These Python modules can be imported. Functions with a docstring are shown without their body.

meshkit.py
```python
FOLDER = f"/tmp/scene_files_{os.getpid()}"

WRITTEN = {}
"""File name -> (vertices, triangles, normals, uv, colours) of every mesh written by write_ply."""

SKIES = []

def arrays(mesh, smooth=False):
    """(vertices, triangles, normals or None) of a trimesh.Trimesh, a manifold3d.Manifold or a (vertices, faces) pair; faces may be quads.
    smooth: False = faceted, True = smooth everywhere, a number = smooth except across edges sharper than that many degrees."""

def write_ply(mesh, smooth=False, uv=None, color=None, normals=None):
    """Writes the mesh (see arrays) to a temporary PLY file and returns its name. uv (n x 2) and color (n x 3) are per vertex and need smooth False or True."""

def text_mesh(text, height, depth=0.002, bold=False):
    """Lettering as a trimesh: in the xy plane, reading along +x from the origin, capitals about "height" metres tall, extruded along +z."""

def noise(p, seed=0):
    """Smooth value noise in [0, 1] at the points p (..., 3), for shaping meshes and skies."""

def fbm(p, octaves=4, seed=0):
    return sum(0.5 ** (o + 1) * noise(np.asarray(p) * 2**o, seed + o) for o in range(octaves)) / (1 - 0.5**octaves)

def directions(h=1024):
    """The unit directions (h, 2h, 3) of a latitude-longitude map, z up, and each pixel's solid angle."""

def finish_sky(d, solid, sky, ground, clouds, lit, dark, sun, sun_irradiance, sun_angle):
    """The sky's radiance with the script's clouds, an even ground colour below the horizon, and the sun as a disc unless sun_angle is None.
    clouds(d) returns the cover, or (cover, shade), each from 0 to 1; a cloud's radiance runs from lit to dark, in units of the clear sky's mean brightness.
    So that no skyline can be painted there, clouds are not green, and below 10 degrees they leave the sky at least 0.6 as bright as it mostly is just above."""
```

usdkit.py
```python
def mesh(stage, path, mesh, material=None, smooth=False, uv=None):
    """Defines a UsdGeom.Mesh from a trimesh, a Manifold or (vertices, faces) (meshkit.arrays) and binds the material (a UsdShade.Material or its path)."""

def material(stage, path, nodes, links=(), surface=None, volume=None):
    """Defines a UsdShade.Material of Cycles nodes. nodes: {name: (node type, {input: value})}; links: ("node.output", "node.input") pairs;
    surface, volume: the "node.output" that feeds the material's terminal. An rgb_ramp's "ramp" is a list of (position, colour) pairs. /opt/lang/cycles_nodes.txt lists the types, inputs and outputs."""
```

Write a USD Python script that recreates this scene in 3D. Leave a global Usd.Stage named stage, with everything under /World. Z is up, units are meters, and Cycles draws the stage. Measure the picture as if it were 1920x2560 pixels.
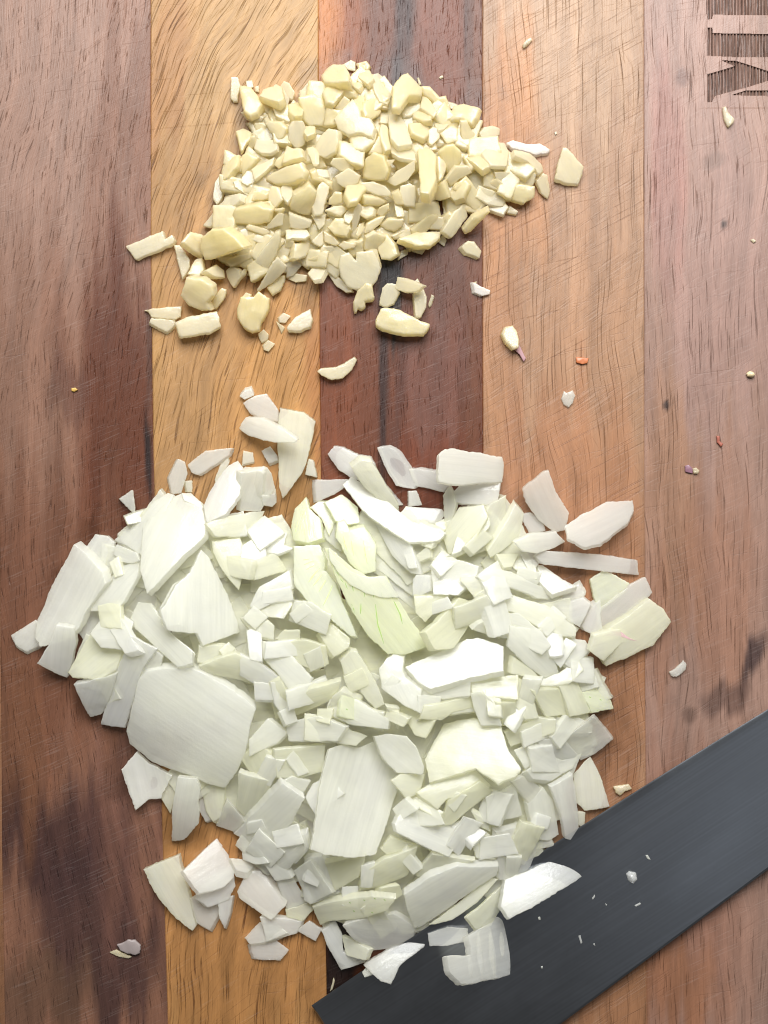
"""Garlic and onion chopped on a striped wooden board, seen from straight above."""
import collections, math, random, re
import numpy as np, trimesh, shapely, usdkit, meshkit
from shapely.geometry import Polygon
from scipy.spatial import Delaunay
from pxr import Usd, UsdGeom, UsdLux, UsdShade, Gf, Sdf

stage = Usd.Stage.CreateInMemory()
UsdGeom.SetStageUpAxis(stage, UsdGeom.Tokens.z)
UsdGeom.SetStageMetersPerUnit(stage, 1.0)
UsdGeom.Xform.Define(stage, '/World')
UsdGeom.Scope.Define(stage, '/World/Looks')
rng = np.random.default_rng(7)
random.seed(7)

# ---------------------------------------------------------------- camera, lamps, exposure
CAM_H, MM_PX = 0.42, 0.00013           # height of the lens above the board, metres per photograph pixel on the board
cam = UsdGeom.Camera.Define(stage, '/World/camera')
cam.AddTranslateOp().Set((0, 0, CAM_H))
cam.CreateHorizontalApertureAttr(24.0)
cam.CreateVerticalApertureAttr(32.0)
cam.CreateFocalLengthAttr(24.0 * CAM_H / (1920 * MM_PX))
cam.CreateFStopAttr(9.0)
cam.CreateFocusDistanceAttr(CAM_H - 0.012)
cam.CreateClippingRangeAttr((0.02, 50.0))
cam.CreateExposureAttr(0.0)


def rect_lamp(name, pos, target, w, h, color, power):
    l = UsdLux.RectLight.Define(stage, '/World/' + name)
    l.CreateWidthAttr(w); l.CreateHeightAttr(h)
    l.CreateColorAttr(Gf.Vec3f(*color)); l.CreateIntensityAttr(power); l.CreateNormalizeAttr(False)
    m = Gf.Matrix4d().SetLookAt(Gf.Vec3d(*pos), Gf.Vec3d(*target), Gf.Vec3d(0, 0.01, 1)).GetInverse()
    l.AddTransformOp().Set(m)
    return l


# the window beyond the top of the board, and the dim room round it
rect_lamp('window_light', (0.05, 0.55, 0.64), (0, 0.0, 0), 0.76, 0.52, (0.99, 1.0, 1.0), WINDOW_POWER := 15.6)
# unseen bluish lamp, added so that the blade mirrors a gradient
rect_lamp('ceiling_glow', (0.80, -0.30, 1.5), (0.1, -0.1, 0), 0.9, 0.9, (0.86, 0.92, 1.0), 0.42)
dome = UsdLux.DomeLight.Define(stage, '/World/sky')
dome.GetPrim().SetCustomDataByKey('kind', 'structure')
room = usdkit.material(stage, '/World/Looks/room_air', {'b': ('background_shader', {'color': (1.0, 0.97, 0.92), 'strength': 0.11})}, [], surface='b.background')
UsdShade.MaterialBindingAPI.Apply(dome.GetPrim()).Bind(room)

# Outlines of the pieces as read off the photograph: view letter, layer (1 lowest), tone, points, | label
VIEWS = {'A': (300, 100, .39783), 'B': (860, 100, .39783), 'C': (0, 960, .39783), 'D': (600, 960, .39783), 'E': (1100, 1100, .39783),
         'F': (240, 1680, .39783), 'G': (760, 1680, .39783), 'H': (1260, 1680, .39783), 'I': (560, 200, .28933), 'S': (0, 0, 1.0)}
GARLIC = '''
A3c 35,1298 165,1250 180,1238 270,1203 290,1255 335,1232 350,1265 330,1290 200,1345 100,1385 | notched pale garlic slice lying across the seam of dark and golden wood
A2c 340,1290 380,1290 440,1380 445,1430 395,1510 375,1440 | slim pointed garlic sliver between notched slice and rounded corner block
A3y 370,1275 430,1205 515,1225 530,1320 515,1370 440,1325 | rounded garlic chunk touching the tip of the notched slice
A3y 415,1560 440,1480 530,1490 590,1540 600,1600 560,1650 580,1700 520,1700 440,1660 400,1600 | thick rounded garlic block at lower left corner of heap
A2y 420,1480 470,1390 520,1380 530,1450 500,1490
A4y 520,1460 600,1415 655,1450 660,1500 600,1500 550,1480
A2y 560,1690 590,1620 640,1560 675,1570 665,1620 610,1690
A4c 150,1700 200,1690 390,1675 385,1740 350,1760 200,1745 180,1710 | pointed garlic wedge on the seam above a white rectangle
A3c 185,1780 200,1750 350,1760 345,1800 295,1838 | triangular garlic offcut tucked under the pointed wedge
A3c 345,1775 415,1745 610,1708 637,1805 570,1845 375,1873 | flat white rectangular garlic slice on golden wood
A3y 740,1690 760,1620 850,1620 880,1585 945,1635 940,1700 890,1790 880,1830 830,1842 780,1815 740,1750 | big leaf-shaped garlic slice on golden wood below the heap
A4c 755,1630 790,1590 825,1605 810,1640 770,1650 | tiny white crumb stuck to top of leaf-shaped garlic slice
A4c 865,1850 905,1820 935,1850 930,1885 890,1905 | small cube at the foot of the leaf-shaped garlic slice
A3c 900,1925 930,1885 975,1910 935,1960 905,1950 | lowest tiny cube below the leaf-shaped garlic slice
A3c 1000,1745 1030,1715 1075,1735 1040,1780 1005,1775 | small square garlic chip beside the notched fan slice
A3c 980,1765 1005,1785 1035,1805 1015,1842 | tiny garlic triangle left of the fan-shaped slice
A3c 1045,1815 1100,1745 1195,1690 1213,1755 1200,1800 1130,1835 1055,1830 | fan-shaped garlic slice alone on golden wood
A3c 1240,2083 1260,2065 1360,2060 1470,1995 1490,2010 1460,2075 1400,2130 1330,2140 1270,2110 | half-moon garlic slice alone between garlic and onion heaps
A3c 700,240 740,235 760,290 745,350 740,390 715,390 695,370 | upright white sliver outside the upper left of garlic heap
A2c 790,260 830,255 840,300 800,310
A3y 1465,1650 1490,1580 1545,1535 1585,1540 1600,1620 1590,1640 1540,1650 1545,1680 1520,1700 1500,1690 1480,1725 1465,1690 | curved garlic clove end with ragged tip below the round slice
B3c 220,1665 240,1560 270,1530 330,1540 350,1590 310,1660 260,1682 | pale garlic piece leaning left in the open ring of four
B4c 330,1570 345,1490 430,1510 510,1545 460,1585 390,1590 | angular garlic piece topping the open ring of four
B3c 440,1520 460,1500 500,1560 520,1620 515,1680 485,1745 450,1745 440,1670 | curved garlic sliver forming right side of open ring
B3y 195,1770 230,1700 260,1690 350,1700 440,1750 540,1790 530,1820 500,1860 380,1860 240,1830 200,1800 | thick oblong garlic stick on the dark streak of wood
B3c 530,1660 550,1600 565,1610 550,1660 535,1680 | hair-thin white sliver beside the open ring of garlic
B3c 735,1305 780,1265 820,1270 865,1330 850,1375 820,1360 770,1345 | lone garlic nub beside the seam of dark and tan wood
B3p 808,1520 860,1550 920,1575 915,1600 870,1610 820,1590 | pinkish garlic flake across the dark and tan seam
B3y 990,1850 1010,1805 1060,1795 1085,1830 1100,1890 1095,1940 1060,1950 1010,1900 | oval clove tip with purple tail on tan wood
B3c 1320,880 1345,770 1370,685 1400,690 1505,800 1495,850 1470,910 1400,905 | lone garlic trapezoid to the right of the heap
I1y 390,250 430,220 530,230 570,330 520,400 430,400 390,330
I1y 250,370 350,370 400,440 370,460 280,440
I1y 180,370 240,360 260,400 230,440
I2y 135,100 160,75 240,95 300,160 340,230 290,300 230,330 170,290 150,180 | broad clove wedge at upper left corner of garlic heap
I1c 270,60 300,50 305,110 270,100
I2y 310,170 340,90 420,70 450,40 500,70 530,200 480,240 420,220
I2y 330,170 420,190 430,240 380,300 330,260
I3c 400,100 520,90 560,180 540,240 470,230 420,210
I3c 490,60 520,10 570,30 620,110 600,180 540,150
I4c 145,280 180,265 250,290 350,310 330,350 250,365 190,340
I3y 350,380 390,350 500,360 560,420 530,500 480,530 400,450
I2y 420,260 520,230 620,260 660,330 560,380 450,340
I2y 550,220 640,190 700,250 680,350 600,360 560,300
I3y 640,150 760,120 850,150 880,300 850,400 740,410 670,340 660,240 | broad smooth clove face high in upper garlic heap
I3y 850,130 900,60 960,50 1010,120 1045,80 1040,130 950,230 880,220
I2y 880,230 960,260 1080,280 1060,350 960,400 860,400
I3y 960,240 1040,140 1090,170 1090,250 1010,300
I2y 1080,320 1110,200 1160,150 1220,170 1230,240 1160,310
I2y 1180,280 1190,200 1280,160 1350,200 1350,300 1260,360 1200,340
A2y 1265,235 1300,185 1340,160 1420,170 1450,230 1460,300 1380,310 1290,290 | thick chunk at the very top of garlic heap
A3c 1400,160 1450,128 1480,140 1480,200 1430,190 | topmost garlic crumb of all on the heap
A3y 1480,150 1550,135 1575,170 1560,200 1500,190
A2y 1490,190 1570,200 1600,260 1560,300 1500,250
A2y 1450,290 1480,230 1530,300 1500,330
A2y 1300,300 1400,290 1480,330 1500,370 1410,370 1330,340
B2y 80,270 110,235 180,215 200,250 190,300 120,300
B3c 170,230 210,215 290,290 300,330 270,420 220,400 180,320
B3y 300,300 350,235 385,230 450,300 490,330 480,370 400,370 350,440 300,430 | pointed garlic peak at upper right edge of heap
B2y 340,440 400,370 470,360 500,430 420,500 370,510
B2y 475,290 540,295 600,360 640,350 670,430 660,480 610,470 550,390 500,350
B1c 640,385 715,410 690,440 650,430
B2y 500,350 550,400 590,460 560,490 480,440
B3y 665,520 700,430 760,415 858,430 840,490 805,545 750,510 690,530 | wide wedge jutting over dark wood at garlic heap right shoulder
B4y 430,460 470,445 555,500 550,530 500,530 430,490
B4c 565,540 620,490 660,485 670,530 630,570 590,580
B2y 400,530 520,530 540,600 500,640 420,600
B4c 530,570 560,550 600,570 600,620 550,670 530,650
B2y 600,590 680,540 720,560 720,640 650,660
B3y 725,500 770,500 800,560 850,640 860,680 800,720 740,700 730,600
B2c 840,590 880,550 930,540 980,555 975,600 930,620 920,650 870,640 | bent garlic piece at upper rim near the tan wood
B2p 1015,650 1060,635 1150,660 1230,655 1295,690 1280,715 1200,725 1120,700 1060,690 | long ragged garlic shaving along the right tail's upper rim
B2c 1050,700 1160,720 1240,790 1250,830 1220,850 1150,780 1060,740
B2c 1205,890 1250,840 1275,850 1295,960 1280,1000 1240,970 | last garlic wedge at the right end of heap
B3c 860,720 900,660 1000,665 1030,720 1020,800 920,800
B3y 760,760 850,700 890,760 920,810 870,840 820,800
B4c 940,830 1060,830 1050,880 1010,900 950,880
B4c 1030,840 1110,780 1165,780 1210,850 1190,910 1120,940 1060,930
B2y 1010,930 1080,900 1190,920 1190,990 1120,1035 1040,1010
B3y 890,900 960,860 1030,920 1040,960 990,960
B4y 590,700 640,660 690,650 735,700 740,760 700,830 650,850 620,780
B3y 580,740 610,710 640,800 620,870 590,900
B2y 460,690 540,700 580,750 580,900 540,1000 480,990 470,850
B4c 640,870 700,790 780,790 800,830 720,870 670,920
B3y 660,980 700,900 770,880 800,910 760,1000 700,1020
B2y 590,900 640,880 670,990 610,1010 560,1000
B4c 820,1000 840,940 920,925 990,950 1020,1010 1000,1050 900,1040 | bright blocky garlic lump at lower rim on the tan wood
B2c 880,1060 1000,1010 1035,1050 1000,1105 930,1080
B1y 1020,1090 1040,1040 1095,1080 1080,1100
B2y 740,1190 800,1110 910,1050 920,1070 800,1200 760,1220
B4c 605,1200 680,1080 760,1020 770,1110 670,1245 640,1230 | pale upright garlic bar at lower right rim over dark wood
B3y 410,1190 520,1100 580,1090 590,1130 490,1220 420,1220
B2y 580,1140 660,1080 690,1100 620,1190
B3y 320,1265 450,1220 605,1210 600,1260 540,1310 440,1310 | long pointed garlic wedge on the lower rim over dark wood
B1c 590,1270 620,1220 645,1260 630,1300
B1c 410,1300 480,1290 520,1310 490,1350 430,1335
B1c 335,1390 360,1330 410,1310 400,1350
B3y 185,1215 270,1215 330,1290 345,1350 300,1385 240,1380 210,1310 | trapezoid garlic block right above the black streak of wood
I4c 790,590 840,500 920,430 1000,450 1000,560 960,640 880,680 800,650 | brightest rounded garlic knob in the middle of the heap
I4c 960,360 1060,260 1120,180 1180,260 1190,330 1270,340 1310,420 1280,500 1190,470 1080,490 990,440 | peaked ragged garlic lump crowning the heap
I3y 1080,490 1190,460 1290,430 1330,470 1310,560 1200,630 1100,610
I2y 1000,520 1120,560 1200,640 1180,780 1080,740 980,660
I4c 560,400 600,345 680,350 720,430 690,560 620,590 550,520 | upright rounded garlic nub in the upper left of heap
I3y 700,400 790,400 800,480 720,520 690,470
I3y 540,560 600,600 680,600 700,690 600,710 500,740
I2y 450,690 530,620 600,640 560,720 480,770 430,740
I3c 720,600 780,590 800,640 800,720 770,740 740,660
I2y 100,450 170,425 240,460 250,520 200,560 150,650 130,560
I1y 230,480 270,480 290,560 250,600 200,590
I2c 270,610 290,530 460,525 465,610 400,645 330,645 | small rectangular garlic brick at the left rim of heap
I2y 0,760 60,680 150,650 130,760 60,850 0,900
I3y 150,760 160,650 220,630 310,680 240,760 160,840
I3c 240,780 440,670 420,740 330,830 270,880
I2c 150,850 200,790 260,810 280,880 200,920 150,890
I1c 80,880 130,860 240,930 250,990 200,1010 90,930
I1y 250,1010 270,950 350,980 420,930 400,1030 320,1040 240,1040
I4y 390,880 400,840 560,750 680,710 720,790 700,860 600,900 480,910 | long garlic baton with yellow side in left middle of heap
I2y 390,980 420,920 480,930 520,1040 450,1110 390,1070
I3c 490,940 520,900 590,920 600,1000 550,1080 500,1020
I4y 560,1090 600,980 740,885 800,950 780,1050 740,1160 660,1150 580,1120 | chunky five-sided garlic block in the heart of heap
I5c 760,1100 810,920 850,890 915,940 900,1000 850,1170 780,1180 | upright white garlic bar beside the five-sided block
I4c 790,820 800,770 890,780 910,850 850,850
I2y 740,800 790,770 820,830 940,880 940,960 870,900 760,870
I4c 910,720 940,670 1070,670 1120,750 1110,800 1010,790 960,760
I5c 960,830 1010,800 1080,760 1180,830 1160,890 1060,940 990,900
I3y 1040,1000 1060,900 1170,880 1230,960 1160,1060 1080,1080
I5c 1170,890 1290,880 1380,910 1445,970 1430,1010 1330,1000 1210,950 | slender white bar slanting down right in middle of garlic
I3y 910,1020 960,960 1020,970 1030,1060 960,1080 900,1070
I5c 870,1130 960,1090 1030,1085 1065,1120 1010,1180 930,1150 | glossy white garlic leaf with dark specks
I4c 1035,1170 1080,1120 1120,1100 1130,1180 1080,1250 1040,1230
I3y 1190,790 1220,680 1300,620 1400,660 1440,800 1400,870 1290,870 1200,850
I3y 1240,640 1330,480 1410,560 1430,680 1330,640
I3y 1330,470 1350,380 1410,400 1420,520 1440,620 1380,640
I4c 1410,320 1480,310 1560,380 1600,500 1630,580 1500,600 1430,520 | ragged garlic flake standing right of the crowning lump
I3c 1440,560 1560,580 1655,640 1655,700 1520,690 1440,650
I4c 1340,740 1400,690 1470,690 1420,760
I3c 1410,880 1500,790 1655,690 1655,780 1590,870 1480,920 | broad smooth garlic slice curving below the ragged flake
I2c 1520,920 1600,900 1655,920 1655,1100 1560,1090 1510,1000
I5c 1470,1080 1520,1060 1560,1160 1550,1190 1490,1190
I2y 1450,980 1520,950 1560,1080 1480,1080
I2y 1340,1100 1430,1060 1430,1120 1360,1190 1310,1160
I3y 1180,1100 1260,1070 1310,1120 1300,1180 1230,1210 1170,1170
I4c 1120,1110 1160,1065 1190,1090 1170,1200 1130,1300 1100,1320 1100,1200
I1y 1200,990 1330,1010 1430,1050 1340,1090 1200,1070
I2y 1210,1330 1230,1240 1310,1190 1390,1170 1340,1250 1270,1310
I3y 1340,1250 1420,1190 1560,1190 1540,1260 1470,1310 1380,1280
I2y 1440,1340 1560,1280 1655,1220 1655,1280 1540,1360 1470,1380
I3y 1140,1340 1160,1250 1210,1230 1190,1330 1160,1360
I3y 890,1280 960,1200 1080,1190 1100,1300 1060,1360 950,1340
I2y 860,1300 960,1360 1000,1420 960,1440 870,1400
I3y 990,1430 1040,1390 1150,1410 1130,1450 1040,1470
I1y 1205,1470 1220,1350 1290,1300 1390,1340 1350,1480 1260,1490
I1y 1040,1400 1200,1370 1210,1500 1100,1520
I2c 860,1440 940,1430 1040,1540 1050,1600 990,1600 920,1510
I3c 990,1600 1010,1510 1080,1490 1140,1560 1140,1490 1290,1470 1340,1560 1360,1640 1330,1730 1260,1800 1150,1820 1070,1790 1010,1700 | largest round garlic slice with a notch at lower rim
I4c 890,1600 930,1640 1090,1800 1110,1830 1060,1840 970,1780 900,1680 | thin garlic stick leaning against the largest round slice
I5c 560,1150 640,1180 760,1220 740,1270 640,1290 570,1270
I4c 760,1180 880,1160 870,1250 820,1300
I4c 540,1310 630,1290 720,1300 745,1340 700,1380 600,1380 540,1400
I4c 530,1440 550,1380 600,1390 620,1430 550,1450
I5c 760,1390 850,1300 860,1420 830,1440 780,1420 | small bright garlic triangle low in the middle of heap
I3y 580,1540 600,1410 740,1400 750,1470 700,1530 620,1560
I2y 680,1600 720,1540 820,1510 830,1600 760,1640
I3c 530,1560 640,1560 665,1600 600,1690 540,1710
I2c 550,1720 600,1670 720,1690 710,1740 620,1750
I1c 720,1680 760,1640 840,1610 885,1650 840,1730 770,1740
I4c 190,1690 260,1570 400,1380 450,1300 495,1290 500,1380 460,1500 340,1700 300,1720 | longest upright garlic stick at lower left of heap
I4c 280,1820 420,1560 460,1520 540,1590 520,1650 400,1760 300,1830 | long garlic spike pointing down to the leaf-shaped slice
I2y 370,1800 450,1710 530,1690 530,1740 490,1830 420,1870
I3c 140,1310 180,1290 370,1360 350,1410 300,1410 150,1340
I2y 190,1270 220,1250 380,1290 400,1330 330,1340 200,1290
I3c 350,1280 480,1140 520,1160 510,1250 400,1280
I3y 100,1150 130,1090 300,1070 420,1120 390,1230 250,1250 120,1230 | fat smooth garlic baton near the left rim
I2y 300,1060 400,1040 450,1110 520,1100 500,1150 380,1120
I3c 0,1010 160,990 160,1050 80,1110 0,1150
A3y 530,1240 600,1180 680,1180 760,1240 810,1300 730,1330 620,1370 560,1380 530,1320 | biggest garlic lump at the lower left of heap
A1y 600,1370 700,1340 820,1320 800,1420 700,1430 640,1400
A2c 520,1170 600,1080 680,1000 760,990 770,1020 700,1070 640,1140 560,1180
A1c 585,1000 595,900 620,860 640,850 660,950 640,1010 610,1040 | thin garlic sliver standing on the far left rim
A1y 700,1060 760,1000 780,1030 740,1110 720,1150
I3c 20,1650 70,1610 140,1640 150,1680 190,1630 180,1690 130,1740 90,1800 60,1760 30,1700
I2c 240,1580 240,1500 290,1520 280,1600
I1y 0,1560 60,1530 200,1500 240,1450 260,1540 150,1590 60,1620
'''
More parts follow.
